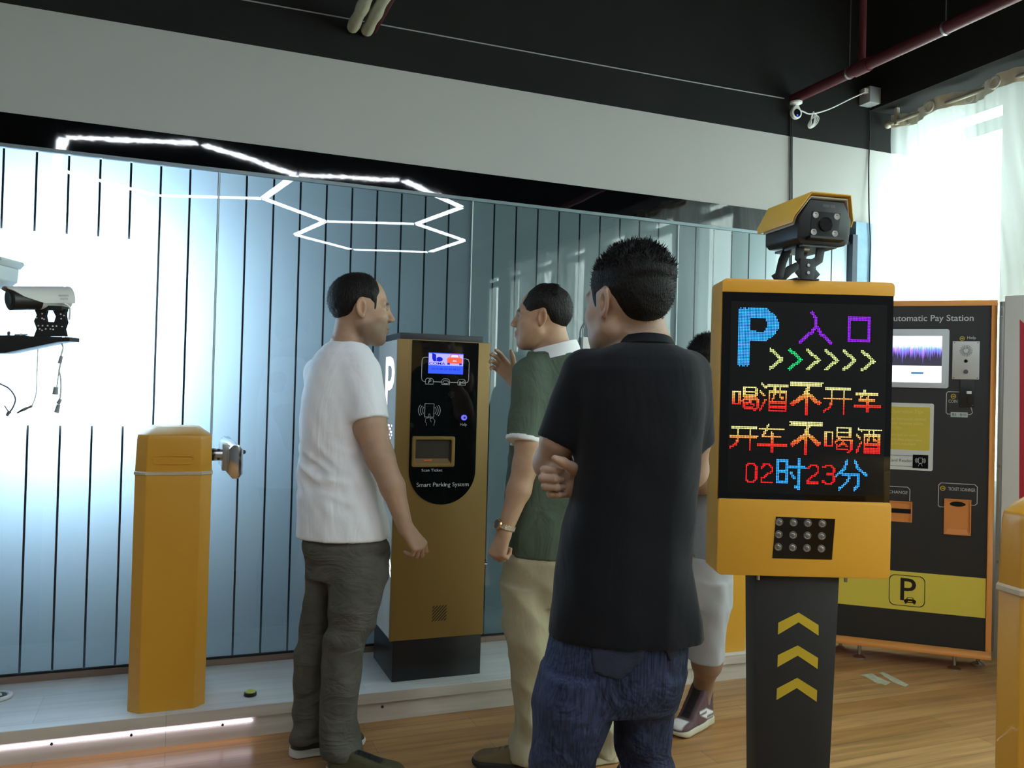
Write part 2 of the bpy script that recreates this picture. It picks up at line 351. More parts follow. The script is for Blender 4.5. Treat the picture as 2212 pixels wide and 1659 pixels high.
# ------------------------------------------------------------------ pipes and cables under the ceiling
RED = M('dark_red_pipe', S(88, 30, 38), 0.5)
ra = onX(1862, 138, 3.385)
t = thing('sprinkler_pipe', 'dark red pipe under the black ceiling running to the back wall', 'pipe', (3.385, 0, 3.22))
MB().cyl((0, 4.1, 0), (0, -3, 0), 0.03).build('main_pipe', RED, t, smooth=True)
MB().cyl((0, ra[1], 0.02), (0, ra[1], 1.08), 0.018).build('riser_pipe', RED, t, smooth=True)
MB().cyl((0, ra[1]-0.05, 0), (0, ra[1]+0.05, 0), 0.037).build('tee_joint', RED, t, smooth=True)
for px, py in ((1835, 150), (2043, 55)):
    y = onX(px, py, 3.385)[1]; MB().cyl((0, y-0.006, 0), (0, y+0.006, 0), 0.034).cyl((0, y, 0.03), (0, y, 1.08), 0.003, n=6).build('hanger', STEEL, t)
INS = M('insulation_wrap', S(176, 172, 146), 0.85, bump=0.5, bscale=18, var=0.12, vscale=14, stretch=(3, 1, 3))
for i, x in enumerate((0.734, 0.803)):
    t = thing('insulated_pipe', ('left' if i == 0 else 'right') + ' one of two beige wrapped pipes meeting the black upper wall', 'pipe', (x, 0, 3.145), 0, 'beige wrapped pipes')
    mb = MB(); rs = []
    for k in range(44):
        y = 4.06-k*0.04; r = 0.027+0.003*math.sin(k*1.3+i)+0.0016*math.sin(k*0.37); rs.append([(r*math.cos(2*PI*q/14), y, r*math.sin(2*PI*q/14)) for q in range(14)])
    for k in range(30):      # bends up into the ceiling
        q0 = min(k/8, 1)*PI/2; yc, zc = 2.34-0.12*math.sin(q0), 0.12-0.12*math.cos(q0)+max(0, k-8)*0.05; r = 0.028
        rs.append([(r*math.cos(2*PI*q/14), yc+r*math.sin(2*PI*q/14)*math.sin(q0), zc+r*math.sin(2*PI*q/14)*math.cos(q0)) for q in range(14)])
    mb.rings(rs).build('wrapping', INS, t, smooth=True)
    MB().cyl((0, 4.05, 0), (0, GY, 0), 0.012).build('pipe_end', DSTEEL, t, smooth=True)
o = MB().cyl((0.852, GY, 3.17), (0.852, 2.4, 3.17), 0.010).build('thin_pipe', RED, None, True); tag(o, 'thin red pipe right beside the beige wrapped pipes', 'pipe')
o = MB().tube([(0.0, GY-0.006, 3.203), (0.85, GY-0.006, 3.209), (1.7, GY-0.006, 3.212), (2.6, GY-0.006, 3.216), (3.33, GY-0.006, 3.222)], 0.0035).build('wall_wire', GREYP, None, True)
tag(o, 'thin grey wire stretched across the black upper wall', 'wire')
# pendant webcam
t = thing('pendant_camera', 'small white teardrop webcam hanging at the end of the red pipe', 'camera', (3.375, 4.06, 3.185))
MB().lathe((0, 0, 0), (0, 0, -1), [(-0.006, 0.036), (0.004, 0.036), (0.012, 0.022), (0.02, 0.008)]).build('mounting_plate', WHITEP, t, smooth=True)
mb = MB(); n = 20; P = []
for i in range(n):
    a = 2*PI*i/n; r = 0.036; zz = r*math.sin(a); P.append((r*math.cos(a)*(1 if zz < 0.012 else 1-(zz-0.012)/0.024*0.55), zz + (0.022*(zz/0.036)**2 if zz > 0 else 0)))
mb.prism([(x, z-0.062) for x, z in P], -0.012, 0.012, 'y').build('housing', WHITEP, t, bevel=0.004)
MB().cyl((0, -0.012, -0.064), (0, -0.0145, -0.064), 0.024).build('lens', LENS, t, smooth=True)
MB().cyl((0, -0.0143, -0.078), (0, -0.0155, -0.078), 0.005).build('blue_indicator', M('blue_led', (0.02, 0.06, 1.0), emit=3.0), t)
# white camera lead with its coil, adapter box
t = thing('camera_lead', 'white cable looped in a coil between the webcam and the wall box', 'cable', (0, 0, 0))
W = lambda px, py, y=4.06: tuple(onY(px, py, y))
MB().tube([W(1717, 235), W(1735, 241), W(1752, 246), W(1790, 236), W(1840, 212), W(1870, 199)], 0.0042).build('cable', WHITEP, t, True)
mb = MB()
for k in range(4):
    c = W(1756+k*1.5, 256); mb.tube([(c[0]+0.022*math.cos(q)*(0.55+0.25*k)+(0.004+0.008*k)*math.sin(q), c[1]+0.004*k, c[2]-0.006*k+0.040*math.sin(q)) for q in [2*PI*i/14 for i in range(15)]], 0.0032, 6)
mb.build('coil', WHITEP, t, True)
t = thing('junction_box', 'small light grey box with a plug at the beam corner', 'box', (3.952, 4.06, 3.32))
MB().box(-0.042, 0.047, -0.03, 0.06, -0.055, 0.045).build('housing', M('box_grey', S(166, 168, 172), 0.5), t, bevel=0.005)
MB().box(-0.075, -0.042, -0.02, 0.01, 0.0, 0.03).build('plug', WHITEP, t, bevel=0.004)
o = MB().tube([(3.392, GY-0.008, 3.16), (3.396, GY-0.008, 2.9), (3.404, GY-0.008, 2.6), (3.41, GY-0.008, 2.2)], 0.004).tube([(3.378, GY-0.008, 3.16), (3.384, GY-0.008, 2.9), (3.39, GY-0.008, 2.6), (3.4, GY-0.008, 2.2)], 0.004).build('wall_cable', RUBBER, None, True)
tag(o, 'pair of black cables running down the white wall below the webcam', 'cable')
o = MB().tube([(3.985, GY-0.008, 3.28), (3.995, GY-0.008, 3.1), (3.992, GY-0.008, 2.9), (3.985, GY-0.026, 2.6), (4.0, GY-0.026, 2.42), (4.0, GY-0.026, 2.2), (4.0, GY-0.026, 1.9)], 0.004).build('wall_cable', RUBBER, None, True)
tag(o, 'wavy black cable hanging below the grey box beside the curtain', 'cable')

# ------------------------------------------------------------------ curtain
CX = 4.11
rod = [onX(px, py, CX) for px, py in ((1918, 268), (2212, 166))]
RZ = 3.165
t = thing('curtain_rod', 'pale curtain rod with a round end knob above the window', 'curtain rod', (CX, 0, RZ))
MB().cyl((0, 4.07, 0), (0, -2.4, 0), 0.012).build('rod', M('rod_beige', S(190, 184, 166), 0.4), t, smooth=True)
MB().ball((0, 4.08, 0), 0.024, 16).build('finial', M('rod_beige', (0, 0, 0)), t, smooth=True)
for y in (4.0, 2.5, 0.5): MB().box(-0.012, 0.012, y, y+0.02, -0.02, 0.085).build('bracket', M('rod_beige', (0, 0, 0)), t)
gy = [onX(px, py, CX)[1] for px, py in ((1955, 255), (2013, 235), (2085, 211), (2160, 183))]
st = (gy[0]-gy[3])/3
def cwave(y): return 0.035*math.sin((y-gy[0])/st*PI+PI/2)
def cshift(z): q = min(max((3.05-z)/1.0, 0), 1); return 0.19*q*q*(3-2*q)
def cloth(z0, z1, off, y1=-2.3, ny=560, nz=24):
    mb = MB(); rs = []
    for i in range(nz+1):
        z = z1+(z0-z1)*i/nz; f = 1-0.45*min(1, (3.2-z)/1.2); 
        rs.append([(CX+cwave(4.055-(4.055-y1)*j/ny)*f*(1-0.25*min(1, (3.2-z)/2)) + cshift(z) + off + 0.006*math.sin(j*0.9+z*2), 4.055-(4.055-y1)*j/ny, z + 0.012*math.sin((4.055-(4.055-y1)*j/ny-gy[0])/st*PI)) for j in range(ny+1)])
    return mb.rings(rs, cap=False, close=False)
t = thing('sheer_curtain', 'sheer white curtain hanging on rings over the bright window', 'curtain', (0, 0, 0))
cloth(0.15, 3.175, 0).build('fabric', SHEER, t, smooth=True)
cloth(3.125, 3.205, -0.002, nz=4).build('heading_tape', M('heading_tape', S(236, 231, 212), 0.8), t, smooth=True)
for k in range(40):
    y = gy[0]-st*k
    if y < -2.2: break
    rs = []
    for q in range(24):
        a = 2*PI*q/24; rs.append([(CX+cwave(y)+0.006*math.sin(b)-0.006, y+(0.029+0.008*math.cos(b))*math.cos(a), RZ+(0.029+0.008*math.cos(b))*math.sin(a)) for b in [2*PI*i/8 for i in range(8)]])
    MB().rings(rs+[rs[0]], cap=False).build('eyelet', M('eyelet_cream', S(226, 224, 214), 0.25), t, smooth=True)

# ------------------------------------------------------------------ boom barriers
def octo(hw, hd, c): return [(-hw+c, -hd), (hw-c, -hd), (hw, -hd+c*0.95), (hw, hd-c*0.95), (hw-c, hd), (-hw+c, hd), (-hw, hd-c*0.95), (-hw, -hd+c*0.95)]
def barrier(loc, rz, label, arm=True, plinth=0.0):
    t = thing('boom_barrier', label, 'barrier', loc, rz, 'yellow boom barriers')
    o8 = lambda s, z, c=0.042: [(x, y, z) for x, y in octo(0.142*s, 0.142*s, c*s)]
    MB().rings([o8(1.0, 0), o8(1.0, 0.925)]).build('cabinet', YEL, t, bevel=0.003)
    MB().rings([o8(1.0, 0.934), o8(0.975, 1.06), o8(0.955, 1.078), o8(0.66, 1.108), o8(0.64, 1.11)]).build('cap', YEL, t, bevel=0.004)
    MB().rings([o8(1.0, 0.92), o8(1.028, 0.923), o8(1.028, 0.932), o8(1.0, 0.936)]).build('trim_band', CREAM, t)
    mb = MB(); P = rrect(-0.078, 0.078, 0.965, 1.003, 0.019, 6); frame_ring(mb, P, 0.007, -0.1455, -0.1370); mb.build('embossed_slot', YEL, t)
    if arm:
        MB().cyl((0.13, -0.03, 0.995), (0.155, -0.03, 0.995), 0.026).build('collar', BLKPL, t, smooth=True)
        mb = MB().cyl((0.15, -0.03, 0.995), (0.185, -0.03, 0.995), 0.026)
        mb.build('drive_shaft', STEEL, t, smooth=True)
        for a in (40, 130, 220): MB().cyl((0.168, -0.03+0.0268*math.cos(math.radians(a)), 0.995+0.0268*math.sin(math.radians(a))), (0.168, -0.03+0.024*math.cos(math.radians(a)), 0.995+0.024*math.sin(math.radians(a))), 0.006).build('set_screw', DSTEEL, t)
        c8 = [(0.205, 1.025), (0.222, 1.042), (0.245, 1.042), (0.262, 1.022), (0.262, 0.925), (0.245, 0.905), (0.222, 0.905), (0.205, 0.925)]
        MB().hull([(x, -0.09, z-0.005) for x, z in c8], [(x-0.03, 0.12, z+0.02) for x, z in c8]).build('arm_clamp', CHROME, t, bevel=0.002)
        MB().box(0.183, 0.206, -0.06, 0.05, 0.93, 1.04).build('clamp_plate', STEEL, t, bevel=0.003)
        MB().ball((0.268, -0.03, 1.005), 0.009, 10).build('bolt', DSTEEL, t, smooth=True)
    if plinth: MB().box(-0.2, 0.2, -0.2, 0.2, -plinth, 0).build('plinth', CHAR, t, bevel=0.004)
    return t
barrier((0.0, 3.724, PZ), 0, 'left yellow octagonal barrier cabinet with chrome arm clamp on the platform')
barrier((2.628, 3.724, PZ), 0, 'yellow barrier cabinet on the platform mostly hidden behind the grey shorts', arm=False)
p = onD(2160+190, 1085, 1.68)
barrier((p[0], p[1], 0.12), -YAW-0.62, 'yellow barrier cabinet cut off by the right edge of the photo', arm=False, plinth=0.12)

# ------------------------------------------------------------------ ticket kiosk
KY = 3.645
t = thing('parking_kiosk', 'tall bronze ticket kiosk with black glass front on the platform', 'kiosk', (1.115, KY, PZ))
MB().box(-0.203, 0.208, 0.0, 0.37, 0, 0.185).build('plinth', M('plinth_black', S(26, 27, 29), 0.32), t, bevel=0.004)
SILV = M('silver_side_paint', S(218, 218, 214), 0.4)
mb = MB().box(-0.214, 0.214, 0.012, 0.385, 0.183, 1.505); mb.build('cabinet', SILV, t, bevel=0.003)
MB().box(-0.219, 0.214, -0.008, 0.012, 0.181, 1.507).build('front_door', GOLD, t, bevel=0.004)
MB().box(-0.205, 0.185, 0.015, 0.39, 1.505, 1.536).build('top_cover', CHAR, t, bevel=0.003)
P = [(-0.155, 1.503), (-0.155, 0.93)] + [(0.155*math.cos(a), 0.93+0.155*math.sin(a)) for a in [PI+PI*i/24 for i in range(25)]] + [(0.155, 1.503)]
MB().prism(P, -0.0115, -0.007, 'y').build('front_panel', BLKG, t)
fy = -0.0122
def kx(px, py): p = onY(px, py, KY-0.0122); return p[0]-1.115, p[2]-PZ
a = kx(926, 761); b = kx(1000, 809)
sc = MB().box(a[0], b[0], -0.0128, -0.0116, b[1], a[1]).build('display_screen', M('screen_blue', (0.035, 0.09, 1.0), emit=1.0), t)
y2 = -0.0131; mz = b[1]+(a[1]-b[1])*0.40; xm = a[0]+(b[0]-a[0])*0.50
MB().poly([(a[0]+0.001, y2, mz), (b[0]-0.001, y2, mz), (b[0]-0.001, y2, a[1]-0.004), (a[0]+0.001, y2, a[1]-0.004)]).build('screen_banner', M('screen_lilac', (0.42, 0.40, 1.0), emit=0.9), sc)
SBL = M('screen_ink', (0.01, 0.02, 0.55), emit=0.8)
y3 = -0.0134; lx = a[0]+0.042; lz = mz+0.034
mb = MB().poly([(lx-0.026, y3, lz+0.020), (lx-0.008, y3, lz+0.014), (lx-0.006, y3, lz-0.016), (lx-0.018, y3, lz-0.018), (lx-0.025, y3, lz-0.006)])
mb.poly([(lx-0.005, y3, lz-0.001)] + [(lx+0.008+0.016*math.cos(q), y3, lz-0.007+0.0105*math.sin(q)) for q in [PI*0.6-PI*1.25*i/10 for i in range(11)]] + [(lx-0.005, y3, lz-0.0175)])
mb.build('logo_mark', SBL, sc)
text('COMA', lx-0.002, mz+0.007, 0.0115, y3, 'logo_lettering', SBL, sc, bold=0.0002, width=0.075)
text('2019-08-29 00:48:57', (a[0]+b[0])/2, b[1]+(mz-b[1])*0.55, 0.009, y3, 'date_lettering', M('screen_ink_dark', (0.008, 0.02, 0.35), emit=0.6), sc, width=0.135)
cxx = xm+0.04; cz = mz+0.024; RC = M('screen_car', (0.9, 0.12, 0.06), emit=0.9)
mb = MB().poly([(cxx-0.034, y3, cz-0.014), (cxx+0.034, y3, cz-0.014), (cxx+0.036, y3, cz+0.006), (cxx+0.03, y3, cz+0.013), (cxx-0.03, y3, cz+0.013), (cxx-0.036, y3, cz+0.006)])
mb.poly([(cxx-0.024, y3, cz+0.0135), (cxx+0.024, y3, cz+0.0135), (cxx+0.017, y3, cz+0.028), (cxx-0.017, y3, cz+0.028)]).build('car_picture', RC, sc)
y4 = -0.0136
mb = MB().poly([(cxx-0.019, y4, cz+0.0145), (cxx+0.019, y4, cz+0.0145), (cxx+0.014, y4, cz+0.025), (cxx-0.014, y4, cz+0.025)]); mb.poly([(cxx-0.01, y4, cz-0.004), (cxx+0.01, y4, cz-0.004), (cxx+0.007, y4, cz+0.0), (cxx-0.007, y4, cz+0.0)])
mb.build('car_window', M('screen_pale', (0.6, 0.7, 1.0), emit=0.9), sc)
MB().poly([(cxx-0.034, y4, cz-0.02), (cxx-0.022, y4, cz-0.02), (cxx-0.022, y4, cz-0.012), (cxx-0.034, y4, cz-0.012)]).poly([(cxx+0.022, y4, cz-0.02), (cxx+0.034, y4, cz-0.02), (cxx+0.034, y4, cz-0.012), (cxx+0.022, y4, cz-0.012)]).build('car_tyre', SBL, sc)
# printed graphics
mb = MB(); mbs = [mb]; kz0 = kx(915, 824)[1]; kl = kx(911, 800)[0]; kr = kx(1013, 800)[0]; kt = kx(905, 771)[1]
line(mb, [(a[0]-0.002, kt), (kl+0.015, kt), (kl+0.004, kt-0.004), (kl, kt-0.015), (kl, kz0+0.015), (kl+0.004, kz0+0.004), (kl+0.012, kz0), (-0.09, kz0)], 0.0022, fy)
mb.build('display_outline', PRINTW, t); mb = MB(); line(mb, [(b[0]+0.002, kt), (kr-0.015, kt), (kr-0.004, kt-0.004), (kr, kt-0.015), (kr, kz0+0.015), (kr-0.004, kz0+0.004), (kr-0.012, kz0), (0.092, kz0)], 0.0022, fy)
mb.build('display_outline', PRINTW, t)
for cx in (-0.073, 0.003, 0.078):
    mb = MB(); w = 0.018; line(mb, [(cx-w, kz0-0.011), (cx+w, kz0-0.011), (cx+w, kz0+0.008), (cx+w*0.6, kz0+0.015), (cx-w*0.6, kz0+0.015), (cx-w, kz0+0.008), (cx-w, kz0-0.011)], 0.0018, fy)
    if cx < -0.05: line(mb, [(cx-0.004, kz0-0.007), (cx, kz0+0.009), (cx+0.007, kz0+0.008), (cx+0.008, kz0+0.003), (cx-0.001, kz0)], 0.0024, fy)
    elif cx < 0.05:
        line(mb, [(cx-0.014, kz0-0.006), (cx-0.010, kz0+0.006), (cx+0.010, kz0+0.006), (cx+0.014, kz0-0.006)], 0.002, fy); line(mb, [(cx-0.009, kz0-0.007), (cx+0.009, kz0-0.007)], 0.003, fy)
    else:
        line(mb, [(cx-0.008, kz0-0.009), (cx-0.008, kz0+0.004)], 0.005, fy)
        for q in (0.003, 0.01, 0.016): line(mb, [(cx-0.006, kz0-0.002), (cx+0.015, kz0-0.006+q)], 0.0014, fy)
    mb.build('printed_icon', PRINTW, t)
mb = MB()
line(mb, [(-0.054, kz0), (-0.016, kz0)], 0.0022, fy); line(mb, [(0.022, kz0), (0.059, kz0)], 0.0022, fy); mb.build('icon_link', PRINTW, t); mb = MB()
# card and hand pictogram
c0 = kx(918, 872); c1 = kx(937, 901); ccx = (c0[0]+c1[0])/2; ccz = (c0[1]+c1[1])/2
line(mb, [(c0[0], c0[1]), (c1[0], c0[1]), (c1[0], c1[1]), (c0[0], c1[1]), (c0[0], c0[1])], 0.002, fy)
for sgn in (-1, 1):
    for r in (0.030, 0.039, 0.048): line(mb, [(ccx+sgn*r*math.cos(q)*1.05, ccz+r*1.15*math.sin(q)*0.75) for q in [-0.6+1.2*i/8 for i in range(9)]], 0.0022, fy)
hz = c1[1]
line(mb, [(ccx-0.004, hz-0.004), (ccx-0.004, hz+0.010), (ccx, hz+0.014), (ccx+0.004, hz+0.010), (ccx+0.004, hz-0.006), (ccx+0.018, hz-0.004), (ccx+0.027, hz-0.016), (ccx+0.022, hz-0.037)], 0.0014, fy)
line(mb, [(ccx-0.004, hz-0.004), (ccx-0.016, hz-0.006), (ccx-0.018, hz-0.022), (ccx-0.011, hz-0.028), (ccx-0.012, hz-0.038)], 0.0014, fy)
line(mb, [(ccx+0.004, hz-0.008), (ccx+0.010, hz-0.022)], 0.0012, fy)
mb.build('card_pictogram', PRINTW, t)
h = kx(1002, 902)
MB().cyl((h[0], -0.012, h[1]), (h[0], -0.02, h[1]), 0.0125).build('help_button', M('help_blue', (0.08, 0.08, 1.0), emit=1.6), t, smooth=True)
MB().cyl((h[0], -0.02, h[1]), (h[0], -0.0215, h[1]), 0.006).build('button_cap', CHROME, t, smooth=True)
q = kx(1001, 917); text('Help', q[0], q[1], 0.0125, fy, 'help_lettering', PRINTW, t)
q = kx(933, 1016); text('Scan Ticket', q[0], q[1], 0.0125, fy, 'scan_lettering', PRINTW, t, width=0.096)
q = kx(957, 1047); text('Smart Parking System', q[0], q[1], 0.0185, fy, 'system_lettering', PRINTW, t, width=0.243)
q = kx(975, 852); mb = MB()
for i in range(19):
    r = 0.0026*math.sqrt(i)*1.4; mb.cyl((q[0]+r*math.cos(i*2.4), -0.0115, q[1]+r*math.sin(i*2.4)), (q[0]+r*math.cos(i*2.4), -0.0124, q[1]+r*math.sin(i*2.4)), 0.0014, n=6)
mb.build('speaker_grille', CHAR, t)
# scan slot
s0 = kx(890, 942); s1 = kx(980, 1008); P = rrect(s0[0], s1[0], s1[1], s0[1], 0.008, 4)
mb = MB(); frame_ring(mb, P, 0.015, -0.024, -0.006); mb.build('scan_slot_frame', GOLD, t, bevel=0.002)
SG = M('slot_bronze', S(120, 92, 44), 0.5)
x0, x1, z0, z1 = s0[0]+0.012, s1[0]-0.012, s1[1]+0.012, s0[1]-0.012
mb = MB().poly([(x0, -0.0125, z0), (x1, -0.0125, z0), (x1, -0.0125, z1), (x0, -0.0125, z1)]).build('slot_back', M('slot_dark', S(48, 36, 18), 0.6), t)
MB().hull([(x0, -0.022, z0), (x1, -0.022, z0), (x1-0.018, -0.0128, z0+0.024), (x0, -0.0128, z0+0.024)], [(x0, -0.021, z0), (x1, -0.021, z0), (x1-0.018, -0.0126, z0+0.025), (x0, -0.0126, z0+0.025)]).build('slot_ramp', SG, t)
mb = MB()
for i in range(9): mb.box(x0+0.045+0.004*i, x0+0.047+0.004*i, -0.0172, -0.0168, z0+0.017, z0+0.019)
mb.build('scanner_light', M('scanner_red', (1.0, 0.12, 0.05), emit=0.8), t)
# vent
v0 = kx(935, 1310); v1 = kx(964, 1340); mb = MB(); n = 9
vw, vh = v1[0]-v0[0], v0[1]-v1[1]; fyd = -0.0084
for i in range(n):
    cc = (i+0.6)/(n+0.2)*2
    pts = []
    x_a = max(0, cc-1); z_a = min(1, cc); x_b = min(1, cc); z_b = max(0, cc-1)
    line(mb, [(v0[0]+x_a*vw, v1[1]+(1-z_a)*vh), (v0[0]+x_b*vw, v1[1]+(1-z_b)*vh)], 0.0042, fyd)
mb.build('vent_grille', BLKPL, t)
# glowing sign on the left side
GLOW = M('sign_glow', (0.93, 0.92, 1.0), emit=2.2)
X = -0.2146
gl = text('P', 0, 0, 0.27, 0, 'glowing_letter', GLOW, t, bold=0.004); gl.rotation_euler = (0, 0, -PI/2); gl.location = (X, 0.155, 1.285)
mb = MB()
for r in range(5):
    for c in range(8):
        if (r*7+c*5) % 3: mb.box(X-0.0005, X+0.001, 0.08+c*0.022, 0.088+c*0.022, 1.06+r*0.014, 1.068+r*0.014)
mb.build('glowing_speaker_dots', GLOW, t)
mb = MB()
for k in range(2):
    for (q0, q1) in (((0.015, 0.49-k*0.035), (0.09, 0.555-k*0.035)), ((0.09, 0.555-k*0.035), (0.165, 0.49-k*0.035))):
        mb.poly([(X, q0[0], q0[1]-0.012), (X, q1[0], q1[1]-0.012), (X, q1[0], q1[1]+0.008), (X, q0[0], q0[1]+0.008)])
mb.build('glowing_chevrons', GLOW, t)
MB().cyl((0.214, 0.0, 0.5), (0.225, 0.0, 0.5), 0.006).build('door_lock', CHROME, t)

# push button and reel on the platform
p = onZ(541, 1504, PZ)
t = thing('push_button', 'yellow-green push button with black base on the platform', 'button', (p[0], p[1]+0.01, PZ))
MB().lathe((0, 0, 0), (0, 0, 1), [(0, 0.024), (0.002, 0.026), (0.013, 0.025), (0.015, 0.02)]).build('base', BLKPL, t, smooth=True)
MB().lathe((0, 0, 0.014), (0, 0, 1), [(0, 0.021), (0.004, 0.0205), (0.008, 0.015), (0.010, 0.006), (0.0105, 0.0)]).build('cap', M('lime_plastic', S(190, 206, 92), 0.35), t, smooth=True)
p = onZ(-6, 1508, PZ)
t = thing('cable_reel', 'round grey white disc on the platform at the left edge', 'reel', (p[0], p[1], PZ))
MB().lathe((0, 0, 0), (0, 0, 1), [(0, 0.05), (0.004, 0.055), (0.012, 0.055), (0.014, 0.05), (0.014, 0.04), (0.008, 0.036), (0.008, 0.018), (0.016, 0.016), (0.016, 0.0)]).build('disc', WHITEP, t, smooth=True)
MB().lathe((0, 0, 0.009), (0, 0, 1), [(0, 0.034), (0.003, 0.034), (0.003, 0.02), (0, 0.02)]).build('inner_ring', DSTEEL, t, smooth=True)
# small white lock box on the glass
t = thing('white_box', 'small white box with a grey wire loop on the glass', 'box', (2.055, GY, 1.665))
MB().box(-0.034, 0.034, -0.03, -0.002, -0.06, 0.06).build('housing', WHITEP, t, bevel=0.003)
MB().box(0.034, 0.040, -0.03, -0.002, -0.06, 0.062).build('side_rail', GREYP, t)
MB().tube([(-0.03, -0.015, 0.055), (-0.03, -0.015, 0.09), (-0.02, -0.015, 0.122), (0.0, -0.015, 0.132), (0.02, -0.015, 0.118), (0.024, -0.015, 0.09), (0.02, -0.015, 0.055)], 0.004).build('wire_loop', GREYP, t, True)
# painted mark on the floor
t = MB()
for pts in ([(1858, 1458), (1884, 1454), (1896, 1462), (1924, 1474), (1914, 1480), (1890, 1474), (1872, 1463)], [(1898, 1453), (1908, 1451), (1963, 1479), (1956, 1484), (1930, 1474), (1918, 1466)]):
    t.poly([(*onZ(x, y, 0.0006)[:2], 0.0006) for x, y in pts])
o = t.build('floor_marking', M('worn_floor_paint', S(188, 186, 160), 0.7, var=0.2, vscale=40)); tag(o, 'worn pale paint mark on the floor before the pay station', 'floor marking')

# ------------------------------------------------------------------ LED sign
def on_local(px, py, org, rz, y=0.0):
    c, s = math.cos(rz), math.sin(rz); n = np.array([-s, c, 0]); ex = np.array([c, s, 0]); o0 = np.array(org) + n*y
    d = ray(px, py); P = CAM + d*(((o0-CAM)@n)/(d@n)); q = P-np.array(org); return float(q@ex), float(q[2])
p = onD(1740, 1250, 2.22); SG_O = (p[0], p[1], 0.0); SG_R = -YAW
t = LS = thing('led_sign', 'yellow LED parking sign with lit characters on a tapered black post', 'sign', SG_O, SG_R)
def sp(px, py, y=0.0): return on_local(px, py, SG_O, SG_R, y)
xl, xr = sp(1553.5, 900)[0], sp(1926.5, 900)[0]; zt = sp(1745, 606)[1]; zb = sp(1745, 1245)[1]; zp0 = sp(1745, 1081)[1]; zp1 = sp(1745, 635)[1]
YEL2 = M('sign_side_paint', S(214, 176, 92), 0.45)
P = rrect(xl, xr, zb, zt, 0.014, 5)
MB().prism(P, 0.004, 0.118, 'y').build('housing', YEL, t, bevel=0.002)
Pt = rrect(xl, xr, zp1, zt, 0.012, 5); Pt = [q for q in Pt if q[1] > (zt+zp1)/2] + [(xl, zp1), (xr, zp1)]
MB().prism(Pt, -0.004, 0.006, 'y').build('top_bezel', YEL, t, bevel=0.0015)
zm = sp(1745, 1090)[1]
Pl = [(xl+0.003, zp0), (xl, zm), (xl+0.0, zb+0.012), (xl+0.004, zb+0.004), (xl+0.012, zb), (xr-0.012, zb), (xr-0.004, zb+0.004), (xr, zb+0.012), (xr, zm), (xr-0.003, zp0)]
MB().prism(Pl, -0.010, 0.006, 'y').build('lower_panel', YEL, t, bevel=0.003)
def led_panel_mat():
    m = bpy.data.materials.new('led_panel'); m.use_nodes = True; nt = m.node_tree; N = nt.nodes; L = nt.links; b = N['Principled BSDF']
    tc = N.new('ShaderNodeTexCoord'); sx = N.new('ShaderNodeSeparateXYZ'); L.new(tc.outputs['Object'], sx.inputs[0]); o = []
    for i in (0, 2):
        a = N.new('ShaderNodeMath'); a.operation = 'DIVIDE'; L.new(sx.outputs[i], a.inputs[0]); a.inputs[1].default_value = 0.004
        f = N.new('ShaderNodeMath'); f.operation = 'FRACT'; L.new(a.outputs[0], f.inputs[0])
        c = N.new('ShaderNodeMath'); c.operation = 'SUBTRACT'; L.new(f.outputs[0], c.inputs[0]); c.inputs[1].default_value = 0.5
        q = N.new('ShaderNodeMath'); q.operation = 'POWER'; L.new(c.outputs[0], q.inputs[0]); q.inputs[1].default_value = 2; o.append(q)
    a = N.new('ShaderNodeMath'); a.operation = 'ADD'; L.new(o[0].outputs[0], a.inputs[0]); L.new(o[1].outputs[0], a.inputs[1])
    l = N.new('ShaderNodeMath'); l.operation = 'LESS_THAN'; L.new(a.outputs[0], l.inputs[0]); l.inputs[1].default_value = 0.09
    mx = N.new('ShaderNodeMix'); mx.data_type = 'RGBA'; L.new(l.outputs[0], mx.inputs['Factor']); mx.inputs['A'].default_value = (0.0025, 0.0025, 0.003, 1); mx.inputs['B'].default_value = (0.008, 0.007, 0.007, 1)
    L.new(mx.outputs['Result'], b.inputs['Base Color']); b.inputs['Roughness'].default_value = 0.6; b.inputs['Specular IOR Level'].default_value = 0.15; b.inputs['Coat Weight'].default_value = 0.35; b.inputs['Coat Roughness'].default_value = 0.02
    return m
pl, pr = sp(1559, 900)[0], sp(1925, 900)[0]
MB().box(xl+0.002, xr-0.002, -0.001, 0.008, zp0-0.002, zp1+0.002).build('cover_glass', BLKG, t)
MB().box(sp(1575, 850)[0], sp(1912, 850)[0], -0.0016, -0.0009, sp(1745, 1068)[1], sp(1745, 655)[1]).build('led_matrix', led_panel_mat(), t)
LEDM = M('lit_leds', (0, 0, 0), attr=True, emit=1.6, rough=0.6, spec=0.0)
def Zp(zx, zy): return sp(1500+zx/3.1913, 580+zy/3.1913)
